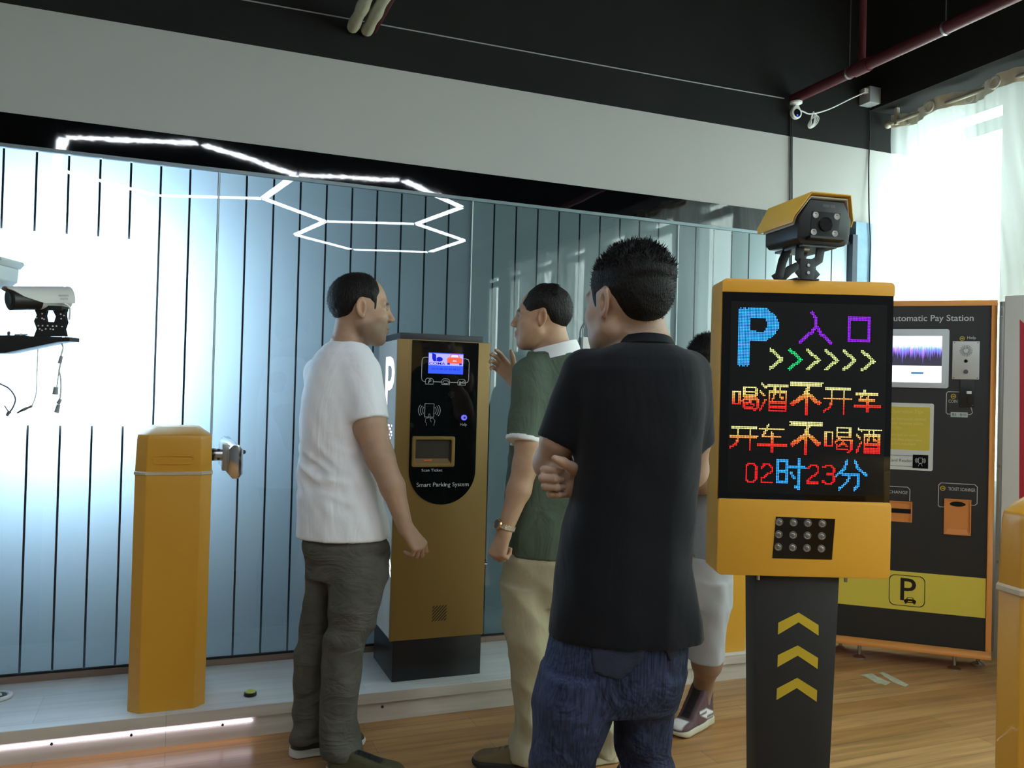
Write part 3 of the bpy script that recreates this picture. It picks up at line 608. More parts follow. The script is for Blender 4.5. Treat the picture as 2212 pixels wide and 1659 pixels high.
def leds(name, items):
    """items: (strokes in a w x h dot grid, zoom box x0 y0 x1 y1, grid w, h, stroke half width, colour(fraction down))"""
    V, F, C = [], [], []; g = 0.004; seen = set()
    for strokes, (X0, Y0, X1, Y1), gw, gh, hw, col in items:
        ax, az = Zp(X0, Y0); bx, bz = Zp(X1, Y1); sx_ = (bx-ax)/gw; sz_ = (az-bz)/gh
        segs = []
        for st_ in strokes:
            for q0, q1 in zip(st_[:-1], st_[1:]): segs.append((ax+q0[0]*sx_, az-q0[1]*sz_, ax+q1[0]*sx_, az-q1[1]*sz_))
        for ix in range(int(math.floor((ax-0.006)/g)), int(math.ceil((bx+0.006)/g))+1):
            for iz in range(int(math.floor((bz-0.006)/g)), int(math.ceil((az+0.006)/g))+1):
                x, z = (ix+0.5)*g, (iz+0.5)*g
                if (ix, iz) in seen: continue
                for (a0, b0, a1, b1) in segs:
                    dx, dz = a1-a0, b1-b0; L2 = dx*dx+dz*dz
                    tt = 0 if L2 < 1e-12 else min(1, max(0, ((x-a0)*dx+(z-b0)*dz)/L2))
                    if (x-a0-dx*tt)**2 + (z-b0-dz*tt)**2 < (hw*g)**2:
                        seen.add((ix, iz)); i0 = len(V); r = 0.00165
                        V += [(x+r*math.cos(PI*k/4+PI/8), -0.0019, z+r*math.sin(PI*k/4+PI/8)) for k in range(8)]
                        F.append(tuple(range(i0, i0+8))); c = col((az-z)/max(az-bz, 1e-6)); C += [(*c, 1)]*8; break
    me = bpy.data.meshes.new(name); me.from_pydata(V, [], F); at = me.color_attributes.new('Col', 'FLOAT_COLOR', 'POINT')
    at.data.foreach_set('color', np.array(C, 'f').ravel()); me.materials.append(LEDM)
    o = bpy.data.objects.new(name, me); COL.objects.link(o); o.parent = LS; return o
def flat(*c): return lambda f: c
def grad(f):
    K = [(0.0, (0.75, 0.80, 0.26)), (0.25, (0.95, 0.60, 0.16)), (0.5, (1.0, 0.20, 0.04)), (0.72, (1.0, 0.03, 0.016)), (1.0, (1.0, 0.014, 0.016))]
    f = min(1, max(0, f))
    for (a, ca), (b, cb) in zip(K[:-1], K[1:]):
        if f <= b: q = (f-a)/(b-a); return tuple(ca[i]+(cb[i]-ca[i])*q for i in range(3))
    return K[-1][1]
CY = flat(0.035, 0.32, 1.0); PU = flat(0.24, 0.018, 0.85); RD = flat(1.0, 0.014, 0.016); YW = flat(0.55, 0.70, 0.22); GN = flat(0.02, 0.55, 0.15)
Pst = [[(0, 0), (0, 30)], [(2, 0), (2, 30)], [(4, 0), (4, 30)], [(4, 0), (13, 0), (17, 3), (19.5, 7), (19.5, 9), (17, 13), (13, 16), (4, 16)], [(4, 2), (12, 2), (15.5, 4.5), (17.5, 8), (15.5, 11.5), (12, 14), (4, 14)], [(4, 1), (12, 1), (17, 5), (18.5, 8), (17, 11), (12, 15), (4, 15)], [(13.5, 3.5), (15.5, 8), (13.5, 12.5)], [(4, 3.4), (12, 3.2)], [(4, 12.6), (12, 12.8)]]
RU = [[(8, 0), (10.5, 4), (11, 9), (8, 13), (0, 20)], [(11, 9), (14, 14), (21, 20)]]
KOU = [[(0.5, 0.5), (14.5, 0.5), (14.5, 17), (0.5, 17), (0.5, 0.5)]]
leds('parking_letter', [(Pst, (320, 282, 572, 668), 20, 30, 1.25, CY)])
leds('entrance_character', [(RU, (730, 305, 940, 512), 21, 20, 1.08, PU)]); leds('entrance_character', [(KOU, (1060, 340, 1208, 500), 15, 17, 1.2, PU)])
for i, (x0, y0) in enumerate(((525, 560), (657, 562), (780, 565), (908, 567), (1030, 570), (1158, 572))): leds('arrow', [([[(0, 0), (7, 6.5), (0, 13)]], (x0, y0, x0+75, y0+130), 7, 13, 1.08, GN if i == 1 else YW)])
HE = [[(0, 3), (4, 3), (4, 12), (0, 12), (0, 3)], [(7, 0), (15, 0), (15, 6), (7, 6), (7, 0)], [(7, 3), (15, 3)], [(8.5, 6.5), (6, 10)], [(8, 8.2), (16, 8.2), (16, 14), (14, 16)], [(11, 9.5), (8, 12.5)], [(11, 10.5), (13.5, 12.5)], [(7, 11), (7, 14.4), (13, 14.4)]]
JIU = [[(1, 0), (3.5, 2)], [(0, 5), (2.5, 7)], [(3.5, 10), (0, 17)], [(5, 1), (18, 1)], [(6, 5), (17, 5), (17, 17), (6, 17), (6, 5)], [(9.5, 1), (9.5, 6), (8, 10)], [(13, 1), (13, 8), (15, 9)], [(6, 11.5), (17, 11.5)], [(6, 14.5), (17, 14.5)]]
BU = [[(0, 0), (20, 0)], [(0, 1.5), (20, 1.5)], [(11, 2), (9, 8), (0, 15)], [(12, 2), (10, 9), (1, 16)], [(9.5, 6), (9.5, 22)], [(10.5, 6), (10.5, 22)], [(12, 8), (19, 14)], [(12, 9.5), (18, 15)]]
KAI = [[(1, 0), (17, 0)], [(0, 7), (18, 7)], [(5, 0), (5, 9), (4, 13), (0, 16)], [(13, 0), (13, 17)]]
CHE = [[(1, 3), (16, 3)], [(7, 0), (3, 7.5), (14, 7.5)], [(0, 12), (18, 12)], [(9, 5), (9, 16)]]
R1 = 0.74
leds('slogan_line', [(HE, (268, 818, 432, 975), 16, 16, R1, grad), (JIU, (455, 795, 640, 985), 18, 17, R1, grad), (BU, (668, 785, 872, 1005), 20, 22, 0.8, grad), (KAI, (892, 825, 1080, 1000), 18, 17, R1, grad), (CHE, (1105, 838, 1280, 992), 18, 16, R1, grad)])
leds('slogan_line', [(KAI, (250, 1095, 430, 1245), 18, 17, R1, grad), (CHE, (437, 1070, 630, 1265), 18, 16, R1, grad), (BU, (665, 1062, 870, 1285), 20, 22, 0.8, grad), (HE, (905, 1095, 1080, 1265), 16, 16, R1, grad), (JIU, (1118, 1100, 1278, 1270), 18, 17, R1, grad)])
D0_ = [[(2, 0), (5, 0), (7, 2), (7, 11), (5, 13), (2, 13), (0, 11), (0, 2), (2, 0)]]
D2_ = [[(0, 2.5), (2, 0), (5, 0), (7, 2), (7, 5), (0, 11), (0, 13), (7, 13)]]
D3_ = [[(0, 1.5), (2, 0), (5, 0), (7, 2), (7, 4.5), (5, 6), (2.5, 6)], [(5, 6), (7, 8), (7, 11), (5, 13), (2, 13), (0, 11.5)]]
SHI = [[(0, 1), (7, 1), (7, 16), (0, 16), (0, 1)], [(0, 8.5), (7, 8.5)], [(9, 5.5), (20, 5.5)], [(16, 0), (16, 20), (13, 18.5)], [(10, 9), (12.5, 12.5)]]
FEN = [[(7, 0), (5, 6), (0, 10.5)], [(12, 0), (14, 5), (20, 10)], [(4, 10), (15, 10), (15, 17), (12, 20)], [(9, 10), (7, 15), (2, 20)]]
leds('clock_line', [(D0_, (355, 1345, 425, 1470), 7, 13, R1, RD), (D2_, (460, 1348, 532, 1472), 7, 13, R1, RD), (SHI, (570, 1312, 755, 1520), 20, 20, 0.9, CY), (D2_, (782, 1355, 850, 1480), 7, 13, R1, RD), (D3_, (888, 1358, 958, 1484), 7, 13, R1, RD), (FEN, (980, 1322, 1182, 1525), 20, 20, 0.95, CY)])
# flood LEDs in the lower panel
w0 = sp(1674, 1117); w1 = sp(1797, 1208)
lp = [sp(1676, 1116, -0.01), sp(1804, 1121, -0.01), sp(1797, 1209, -0.01), sp(1668, 1206, -0.01)]
win = MB().poly([(x, -0.0106, z) for x, z in lp[::-1]]).build('lamp_window', M('smoked_window', (0.010, 0.008, 0.006), 0.15), t)
for r in range(3):
    for c in range(4):
        px = 1683 + c*31.0 - r*1.0; py = 1127.5 + r*27.0 + c*1.2
        x, z = sp(px, py, -0.0106)
        b = MB().lathe((x, -0.0106, z), (0, -1, 0), [(0, 0.0105), (0.0016, 0.0100), (0.0020, 0.0078), (0.0012, 0.0066), (0.0026, 0.0045), (0.003, 0.0)], 16).build('lamp_lens', M('lamp_glass_bead', S(120, 116, 108), 0.15, 0.3, coat=0.5), t, smooth=True)
# post
pz = zb
mb = MB(); zq = sp(1745, 1659)[1]; k = (0.226-0.199)/(sp(1720, 1250)[1]-zq)
pc = (sp(1633, 1255)[0]+sp(1817, 1255)[0])/2
wt, wb = (sp(1817, 1255)[0]-sp(1633, 1255)[0])/2, 0.0
wb = wt*(1-0.24*(pz/0.94))
mb.hull([(pc-wb, 0.012, 0.012), (pc+wb, 0.012, 0.012), (pc+wb, 0.105, 0.012), (pc-wb, 0.105, 0.012)], [(pc-wt, 0.012, pz+0.004), (pc+wt, 0.012, pz+0.004), (pc+wt, 0.105, pz+0.004), (pc-wt, 0.105, pz+0.004)])
mb.build('post', M('sign_post_black', S(34, 35, 37), 0.55, bump=0.05, bscale=500), t, bevel=0.002)
MB().box(pc-0.16, pc+0.16, -0.06, 0.19, 0, 0.012).build('base_plate', CHAR, t, bevel=0.003)
for a, zz in ((pc-wt+0.006, pz-0.006), (pc+wt+0.012, pz-0.006)): MB().cyl((a, 0.0, zz+0.006), (a, 0.0, zz-0.006), 0.0045).build('bolt', CHROME, t)
for pts in ([(1681, 1345), (1725, 1323), (1768, 1350), (1768, 1373), (1725, 1344), (1680, 1371)], [(1680, 1415), (1723, 1394), (1767, 1421), (1766, 1445), (1723, 1416), (1679, 1441)], [(1678, 1487), (1722, 1464), (1765, 1491), (1764, 1516), (1721, 1486), (1677, 1512)]):
    q = [sp(x, y, 0.012) for x, y in pts]
    MB().poly([(x, 0.0112, z) for x, z in (q[3], q[4], q[1], q[2])]).poly([(x, 0.0112, z) for x, z in (q[4], q[5], q[0], q[1])]).build('chevron', PRINTY, t)

# ------------------------------------------------------------------ camera on top of the sign
fc = onD(1748, 602, 2.27)
CR = -0.14
t = thing('surveillance_camera', 'black camera with yellow sunshade standing on the LED sign', 'camera', (fc[0], fc[1], zt+0.0005), CR)
def cp(px, py, y): return on_local(px, py, (fc[0], fc[1], 0), CR, y)
FY = -0.09; LY = 0.085
def cl(px, py, y=FY): x, z = cp(px, py, y); return (x, z-zt)
# body profile (x, z) seen from the front
cxm = cl(1787, 470)[0]; b0 = cl(1787, 527)[1]; tp = cl(1800, 432)[1]; hw = 0.076
body = [(cxm-hw, b0+0.012), (cxm-hw+0.012, b0), (cxm+hw-0.012, b0), (cxm+hw, b0+0.012), (cxm+hw, tp-0.05), (cxm+0.050, tp-0.004), (cxm-0.050, tp-0.004), (cxm-hw, tp-0.05)]
rk = lambda z: max(0, (tp-0.004-z))*0.32
tl = lambda y: 0.10*(-(y-FY))   # body tilts forward-down slightly
MB().hull([(x, FY+rk(z)*0.5, z) for x, z in body], [(x*0.98+cxm*0.02, LY, z+0.006) for x, z in body]).build('housing', BLKPL, t, bevel=0.004)
def hood(off, y0, y1, mat, nm, dropz, th=0.0035):
    pr = [(cxm-hw-off, tp-dropz), (cxm-hw-off, tp-0.047), (cxm-0.052-off*0.4, tp+off), (cxm+0.052+off*0.4, tp+off), (cxm+hw+off, tp-0.047), (cxm+hw+off, tp-dropz)]
    pi = [(cxm-hw-off+th, tp-dropz), (cxm-hw-off+th, tp-0.046), (cxm-0.0505-off*0.4, tp+off-th), (cxm+0.0505+off*0.4, tp+off-th), (cxm+hw+off-th, tp-0.046), (cxm+hw+off-th, tp-dropz)]
    P = pr + pi[::-1]; rr = lambda z: max(0, (tp+off-z))*0.55
    MB().hull([(x, y0+rr(z), z) for x, z in P], [(x, y1, z) for x, z in P]).build(nm, mat, t, bevel=0.0008)
hood(0.003, FY-0.008, LY+0.004, M('hood_grey', S(200, 196, 188), 0.5), 'inner_hood', 0.066, 0.003)
hood(0.012, FY-0.018, LY+0.02, M('hood_yellow', S(238, 190, 80), 0.45), 'sunshade', 0.062, 0.003)
fp = [cl(1758, 449, FY), (0, 0)]
zc = cl(1787, 484, FY)[1]; gx = 0.042
wy = lambda z: FY + rk(z)*0.5 - 0.0012
q = [(cxm-gx+0.002, zc-0.030), (cxm+gx-0.002, zc-0.030), (cxm+gx, zc+0.031), (cxm-gx, zc+0.031)]
MB().hull([(x, wy(z), z) for x, z in q], [(x, wy(z)+0.004, z) for x, z in q]).build('front_window', M('camera_window', (0.02, 0.02, 0.022), 0.1), t)
ring = MB().lathe((cxm, wy(zc)-0.003, zc), (0, -1, 0), [(-0.006, 0.0185), (0.0022, 0.0185), (0.0022, 0.0160), (0.0008, 0.0150), (0.0008, 0.0)], 24).build('lens', LENS, t, smooth=True)
for dx, dz in ((-0.031, 0.022), (0.031, 0.022), (-0.031, -0.021), (0.031, -0.021)):
    MB().lathe((cxm+dx, wy(zc+dz), zc+dz), (0, -1, 0), [(-0.002, 0.0085), (0.0012, 0.0085), (0.0012, 0.005), (0.0004, 0.004), (0.0004, 0.0)], 18).build('infrared_led', M('ir_led_grey', S(150, 146, 140), 0.3), t, smooth=True)
text('||||||||–||||||', cxm+0.004, tp-0.017, 0.006, FY-0.0014, 'front_marking', M('dim_print', S(110, 110, 110), 0.6), t, width=0.034)
MB().hull([(x, FY-0.004, z) for x, z in ((cxm-0.05, b0+0.012), (cxm+0.05, b0+0.012), (cxm+0.05, b0+0.018), (cxm-0.05, b0+0.018))], [(x, FY+0.02, z) for x, z in ((cxm-0.05, b0+0.008), (cxm+0.05, b0+0.008), (cxm+0.05, b0+0.018), (cxm-0.05, b0+0.018))]).build('lower_lip', BLKPL, t)
MB().box(cxm-0.05, cxm+0.05, FY+0.03, LY-0.01, b0-0.004, b0+0.002).build('mounting_plate', DSTEEL, t)
# scissor bracket
bx0 = cl(1722, 560, -0.02)[0]; mid = cl(1737, 585, -0.03)[0]
def strap(pts, y0, y1, w, nm):
    mb = MB(); P = []
    for i, (x, z) in enumerate(pts):
        a = pts[max(i-1, 0)]; b = pts[min(i+1, len(pts)-1)]; d = Vector((b[0]-a[0], b[1]-a[1])).normalized(); P.append((x-d.y*w, z+d.x*w))
    Q = []
    for i, (x, z) in enumerate(pts):
        a = pts[max(i-1, 0)]; b = pts[min(i+1, len(pts)-1)]; d = Vector((b[0]-a[0], b[1]-a[1])).normalized(); Q.append((x+d.y*w, z-d.x*w))
    n = len(pts); rs = [[(P[i][0], y0, P[i][1]), (Q[i][0], y0, Q[i][1]), (Q[i][0], y1, Q[i][1]), (P[i][0], y1, P[i][1])] for i in range(n)]
    mb.rings(rs).build(nm, M('bracket_black', S(30, 30, 32), 0.45, 0.3), t, bevel=0.001)
strap([(mid-0.018, b0+0.002), (mid-0.020, b0-0.032), (mid+0.0, b0*0.45), (mid+0.034, 0.008)], -0.04, -0.034, 0.012, 'bracket_arm')
strap([(mid+0.040, b0+0.002), (mid+0.034, b0-0.034), (mid+0.006, b0*0.42), (mid-0.026, 0.008)], -0.046, -0.040, 0.012, 'bracket_arm')
strap([(mid-0.012, b0+0.002), (mid-0.026, b0-0.030), (mid-0.035, 0.02), (mid-0.05, 0.008)], 0.03, 0.036, 0.012, 'bracket_arm')
strap([(mid+0.040, b0+0.002), (mid+0.034, b0-0.034), (mid+0.0, b0*0.42), (mid-0.03, 0.008)], 0.036, 0.042, 0.012, 'bracket_arm')
MB().box(mid-0.03, mid+0.035, -0.046, 0.042, 0, 0.004).build('foot_plate', M('bracket_black', (0, 0, 0)), t)
MB().box(mid-0.022, mid+0.020, -0.047, -0.038, 0.0, b0*0.62).build('front_plate', M('bracket_black', (0, 0, 0)), t, bevel=0.002)
for z in (b0*0.2, b0*0.42): MB().cyl((mid, -0.047, z), (mid, -0.0505, z), 0.0042).build('bolt', CHROME, t)
MB().cyl((mid-0.012, -0.03, b0-0.006), (mid+0.012, -0.03, b0-0.006), 0.005).build('cable_gland', STEEL, t, smooth=True)

# ------------------------------------------------------------------ automatic pay station
PO = (3.91, 3.351, 0.0); PR = math.atan2(-0.657, 0.754)
t = thing('pay_station', 'tall black pay station with orange frame and yellow parking band', 'pay station', PO, PR)
def pp(px, py, y=-0.06): return on_local(px, py, PO, PR, y)
fr, fl, ft, fb = 0.166, -0.79, 1.97, 0.082
mb = MB()
mb.box(fl, fr, -0.06, 0.2, fb, fb+0.043).box(fl, fr, -0.06, 0.2, ft-0.028, ft).box(fr-0.028, fr, -0.06, 0.2, fb+0.043, ft-0.028).box(fl, fl+0.028, -0.06, 0.2, fb+0.043, ft-0.028)
mb.build('frame', ORANGE, t, bevel=0.002)
MB().box(fl+0.028, fr-0.028, -0.052, 0.195, fb+0.043, ft-0.028).build('front_panel', M('pay_panel_black', S(38, 38, 40), 0.45, bump=0.03, bscale=700), t)
FYP = -0.0526
bt, bb = pp(2127, 1250)[1], pp(2127, 1336)[1]
MB().box(fl+0.03, fr-0.03, -0.0528, -0.051, bb, bt).build('yellow_band', M('olive_yellow', S(232, 210, 80), 0.5), t)
mb = MB(); a = pp(1921, 1240); b = pp(1998, 1314); frame_ring(mb, rrect(a[0], b[0], b[1], a[1], 0.03, 6), 0.0035, -0.0534, -0.0527); mb.build('logo_frame', BLKPL, t)
q = pp(1958, 1275); text('P', q[0]+0.004, q[1]-0.004, 0.125, -0.0534, 'parking_letter', BLKPL, t, bold=0.001)
q = pp(1966, 1298); mb = MB(); x, z = q; y = -0.0538
mb.poly([(x-0.028, y, z-0.012), (x+0.028, y, z-0.012), (x+0.030, y, z), (x+0.024, y, z+0.006), (x-0.024, y, z+0.006), (x-0.030, y, z)]).poly([(x-0.020, y, z+0.0061), (x+0.020, y, z+0.0061), (x+0.013, y, z+0.017), (x-0.013, y, z+0.017)])
mb.poly([(x-0.026, y, z-0.018), (x-0.016, y, z-0.018), (x-0.016, y, z-0.0125), (x-0.026, y, z-0.0125)]).poly([(x+0.016, y, z-0.018), (x+0.026, y, z-0.018), (x+0.026, y, z-0.0125), (x+0.016, y, z-0.0125)])
mb.build('car_icon', BLKPL, t)
y = -0.0542; MB().poly([(x-0.015, y, z+0.008), (x+0.015, y, z+0.008), (x+0.010, y, z+0.014), (x-0.010, y, z+0.014)]).poly([(x-0.012, y, z-0.007), (x+0.012, y, z-0.007), (x+0.009, y, z-0.002), (x-0.009, y, z-0.002)]).build('car_icon_window', M('olive_yellow', (0, 0, 0)), t)
q1 = pp(2105, 687); q0 = pp(1918, 686); text('Automatic Pay Station', q1[0], q1[1], 0.034, FYP, 'title_lettering', PRINTW, t, 'RIGHT', bold=0.0004)
# touch screen
a = pp(2051, 711); b = pp(2049, 839); x1 = a[0]; x0 = x1-0.50; z1, z0 = a[1], b[1]
MB().prism(rrect(x0, x1, z0, z1, 0.012), -0.066, -0.05, 'y').build('screen_bezel', M('bezel_silver', S(196, 198, 204), 0.4, 0.1), t, bevel=0.002)
a = pp(2035, 726); b = pp(2033, 827); sx1 = a[0]; sx0 = x0+0.037; sz1, sz0 = a[1], b[1]
SW = MB().box(sx0, sx1, -0.0668, -0.0655, sz0, sz1).build('screen', M('screen_white', (0.92, 0.93, 1.0), emit=1.15), t)
hh = sz1-sz0; zt1, zt0 = sz1-hh*0.22, sz1-hh*0.64
V, F, C = [], [], []; rnd = random.Random(5); nb = 110; lowc = []
for i in range(nb):
    u0, u1 = sx0+(sx1-sx0)*i/nb, sx0+(sx1-sx0)*(i+1)/nb; l = 0.35+0.35*rnd.random()+(0.25 if rnd.random() > 0.85 else 0)
    hue = i/nb; top = (0.75, 0.9, 1.0) if rnd.random() > 0.3 else (0.35, 0.75, 1.0); mid_ = (0.35-0.2*hue, 0.2+0.15*hue, 1.0) if rnd.random() > 0.25 else (0.85, 0.3, 1.0)
    zs = [zt1, zt1-(zt1-zt0)*0.3*l, zt1-(zt1-zt0)*l*0.75, zt1-(zt1-zt0)*min(0.96, l), zt0]; cs = [top, mid_, (0.16, 0.08, 0.45), (0.03, 0.03, 0.06), (0.035, 0.035, 0.05)]
    i0 = len(V)
    for zz, c in zip(zs, cs): V += [(u0, -0.0672, zz), (u1, -0.0672, zz)]; C += [(*c, 1)]*2
    for k in range(4): F.append((i0+2*k, i0+2*k+2, i0+2*k+3, i0+2*k+1))
me = bpy.data.meshes.new('spectrum_picture'); me.from_pydata(V, [], F); at = me.color_attributes.new('Col', 'FLOAT_COLOR', 'POINT'); at.data.foreach_set('color', np.array(C, 'f').ravel())
me.materials.append(M('screen_picture', (0, 0, 0), attr=True, emit=1.0, rough=0.3)); o = bpy.data.objects.new('spectrum_picture', me); COL.objects.link(o); o.parent = SW
q = pp(1981, 806); MB().poly([(q[0]-0.03, -0.0674, q[1]-0.005), (q[0]+0.03, -0.0674, q[1]-0.005), (q[0]+0.03, -0.0674, q[1]+0.005), (q[0]-0.03, -0.0674, q[1]+0.005)]).build('screen_button', M('screen_button_blue', (0.05, 0.22, 0.42), emit=0.8), SW)
# intercom
a = pp(2058, 737); b = pp(2115, 825); ix0, ix1, iz1, iz0 = a[0], b[0], a[1], b[1]+0.012
pi_ = MB().box(ix0, ix1, -0.06, -0.05, iz0, iz1).build('intercom_plate', STEEL if False else M('intercom_silver', S(196, 194, 192), 0.4, 0.3), t, bevel=0.002)
ic, iw, ih = (ix0+ix1)/2, ix1-ix0, iz1-iz0; mb = MB()
for k in range(20):
    a_ = 2*PI*k/20; r0, r1 = 0.012, 0.031; line(mb, [(ic+r0*math.cos(a_), iz1-ih*0.25+r0*math.sin(a_)), (ic+r1*math.cos(a_), iz1-ih*0.25+r1*math.sin(a_))], 0.0022, -0.0604)
mb.build('speaker_slots', BLKPL, pi_)
MB().cyl((ic, -0.0602, iz1-ih*0.52), (ic, -0.0612, iz1-ih*0.52), 0.009).build('intercom_lens', LENS, pi_)
MB().cyl((ic, -0.06, iz1-ih*0.80), (ic, -0.066, iz1-ih*0.80), 0.0115).build('call_button', CHROME, pi_, smooth=True)
for sx_ in (-1, 1):
    for z in (iz0+0.008, iz1-0.008): MB().cyl((ic+sx_*(iw/2-0.009), -0.06, z), (ic+sx_*(iw/2-0.009), -0.0612, z), 0.0028, n=8).build('screw', DSTEEL, pi_)
q = pp(2099, 731); text('Help', q[0], q[1]+0.004, 0.016, FYP, 'help_lettering', PRINTW, t)
def arrow_icon(px, py, r, nm='arrow_icon'):
    x, z = pp(px, py); mb = MB(); n = 20
    mb.rings([[(x+r*math.cos(2*PI*i/n), FYP, z+r*math.sin(2*PI*i/n)) for i in range(n)], [(x+r*0.72*math.cos(2*PI*i/n), FYP, z+r*0.72*math.sin(2*PI*i/n)) for i in range(n)]], cap=False)
    mb.poly([(x-r*0.5, FYP, z-r*0.18), (x+r*0.05, FYP, z-r*0.18), (x+r*0.05, FYP, z+r*0.18), (x-r*0.5, FYP, z+r*0.18)]).poly([(x+r*0.05, FYP, z-r*0.45), (x+r*0.55, FYP, z), (x+r*0.05, FYP, z+r*0.45)])
    mb.build(nm, PRINTY, t)
arrow_icon(2079, 731, 0.012); arrow_icon(2060, 856, 0.013); arrow_icon(2037, 1055, 0.013)
# coin slot
a = pp(2074, 830); b = pp(2104, 880); MB().box(a[0], b[0], -0.058, -0.05, b[1], iz0-0.001).build('coin_plate', BLKPL, t, bevel=0.001)
q = pp(2093, 848); MB().box(q[0]-0.012, q[0]+0.012, -0.066, -0.057, q[1]-0.007, q[1]+0.007).build('coin_lever', WHITEP, t, bevel=0.001)
MB().box(q[0]-0.009, q[0]-0.005, -0.0586, -0.0578, q[1]-0.056, q[1]-0.025).build('coin_slit', M('slot_void', (0.002, 0.002, 0.002), 0.9), t)
for px, py in ((2077, 834), (2101, 834), (2076, 876), (2101, 876)):
    q = pp(px, py); MB().cyl((q[0], -0.058, q[1]), (q[0], -0.0592, q[1]), 0.003, n=8).build('screw', CHROME, t)
q = pp(2059, 867); text('COIN', q[0], q[1], 0.0165, FYP, 'coin_lettering', PRINTW, t, width=0.042)
mb = MB(); x0, z1 = pp(2045, 846); x1, z0 = pp(2100, 896); xs = pp(2074, 846)[0]
line(mb, [(xs, z1), (x0+0.008, z1), (x0, z1-0.008), (x0, z0+0.008), (x0+0.008, z0), (pp(2054, 896)[0], z0)], 0.003, FYP)
mb.build('coin_outline', PRINTW, t); mb = MB(); line(mb, [(pp(2092, 896)[0], z0), (x1-0.008, z0), (x1+0.002, z0+0.01), (x1-0.002, z0+0.03), (x1-0.006, pp(2098, 880)[1])], 0.003, FYP)
mb.build('coin_outline', PRINTW, t)
a = pp(2054, 890); b = pp(2091, 902); MB().poly([(a[0], FYP, b[1]), (b[0], FYP, b[1]), (b[0], FYP, a[1]), (a[0], FYP, a[1])]).build('price_label', M('label_grey', S(176, 182, 182), 0.6), t)
text('B5   B10', (a[0]+b[0])/2, (a[1]+b[1])/2, 0.013, FYP-0.0005, 'price_lettering', BLKPL, t, width=0.065)
# instructions board
a = pp(2018, 872); b = pp(2017, 1018); x1, z1, z0 = a[0], a[1], b[1]; x0 = x1-0.42
MB().prism(rrect(x0, x1, z0, z1, 0.01), -0.0545, -0.051, 'y').build('instruction_board', M('board_white', S(212, 212, 206), 0.5), t)
a = pp(2010, 880); b = pp(2010, 974); yx1, yz1, yz0 = a[0], a[1], b[1]; yx0 = x0+0.02
MB().prism(rrect(yx0, yx1, yz0, yz1, 0.008), -0.0552, -0.0540, 'y').build('tips_field', M('tips_yellow', S(214, 186, 62), 0.55), t)
TX = M('tips_print', S(222, 206, 120), 0.6); yb = -0.0556
text('Operation Tips', pp(1995, 890)[0], pp(1995, 890)[1], 0.019, yb, 'tips_lettering', TX, t, 'RIGHT')
for i, (s_, py) in enumerate((('1. Scan barcode ticket', 905), ('or enter license plate', 915), ('No. to pay', 924), ('2. Insert bill or coin,', 940), ('confirm the payment', 950), ('and print receipt', 959))):
    xx = pp(1930, py)[0]-0.06; text(s_, xx, pp(1960, py)[1], 0.0145, yb, 'tips_lettering', TX, t, 'LEFT', width=[0.215, 0.205, 0.10, 0.18, 0.2, 0.17][i])
q = pp(1971, 996); text('Card Reader', q[0], q[1], 0.0165, -0.0549, 'reader_lettering', BLKPL, t, 'RIGHT')
mb = MB(); line(mb, [(x0+0.02, pp(1970, 985)[1]), (pp(1971, 985)[0], pp(1970, 985)[1])], 0.002, -0.0549); line(mb, [(x0+0.02, pp(1970, 1008)[1]), (pp(1971, 1008)[0], pp(1970, 1008)[1])], 0.002, -0.0549); mb.build('reader_rule', BLKPL, t)
a = pp(1972, 982); b = pp(2005, 1013); MB().box(a[0], b[0], -0.0553, -0.054, b[1], a[1]).build('card_reader', BLKG, t)
ccx, ccz = (a[0]+b[0])/2, (a[1]+b[1])/2+0.006; mb = MB(); yb = -0.0557
line(mb, [(ccx-0.009, ccz-0.014), (ccx+0.009, ccz-0.014), (ccx+0.009, ccz+0.014), (ccx-0.009, ccz+0.014), (ccx-0.009, ccz-0.014)], 0.0016, yb)
for sgn in (-1, 1):
    for r in (0.015, 0.020, 0.025): line(mb, [(ccx+sgn*r*math.cos(q), ccz+r*0.8*math.sin(q)) for q in [-0.7+1.4*i/6 for i in range(7)]], 0.0018, yb)
line(mb, [(ccx-0.01, ccz-0.03), (ccx-0.004, ccz-0.016), (ccx+0.002, ccz-0.016), (ccx+0.01, ccz-0.03)], 0.0016, yb)
mb.build('reader_icon', PRINTW, t)
# change tray and ticket scanner
def bay(pxa, pya, pxb, pyb, nm, w=None):
    a = pp(pxa, pya); b = pp(pxb, pyb); x1, z1, z0 = b[0], a[1], b[1]; x0 = a[0] if w is None else x1-w
    mb = MB(); fr_ = [(x0, z0), (x1, z0), (x1, z1), (x0, z1)]
    th = 0.006; mb.box(x0, x0+th, -0.0585, -0.051, z0, z1).box(x1-th, x1, -0.0585, -0.051, z0, z1).box(x0+th, x1-th, -0.0585, -0.051, z1-th, z1).box(x0+th, x1-th, -0.0585, -0.051, z0, z0+th)
    mb.box(x0+th, x1-th, -0.0532, -0.0518, z0+th, z1-th)
    ob = mb.build(nm, M('bay_orange', S(222, 138, 66), 0.5), t); return ob, x0, x1, z0, z1
ob, x0, x1, z0, z1 = bay(2040, 1077, 2097, 1158, 'ticket_scanner_bay')
MB().prism([((x0+x1)/2+0.038*math.cos(q), z1-0.026+0.013*math.sin(q)) for q in [2*PI*i/20 for i in range(20)]], -0.0555, -0.0525, 'y').build('bay_opening', M('slot_void', (0, 0, 0)), ob)
MB().box((x0+x1)/2-0.004, (x0+x1)/2+0.004, -0.0545, -0.053, z0+0.006, z0+0.014).build('scanner_light', M('scanner_red2', (1.0, 0.08, 0.05), emit=3.0), ob)
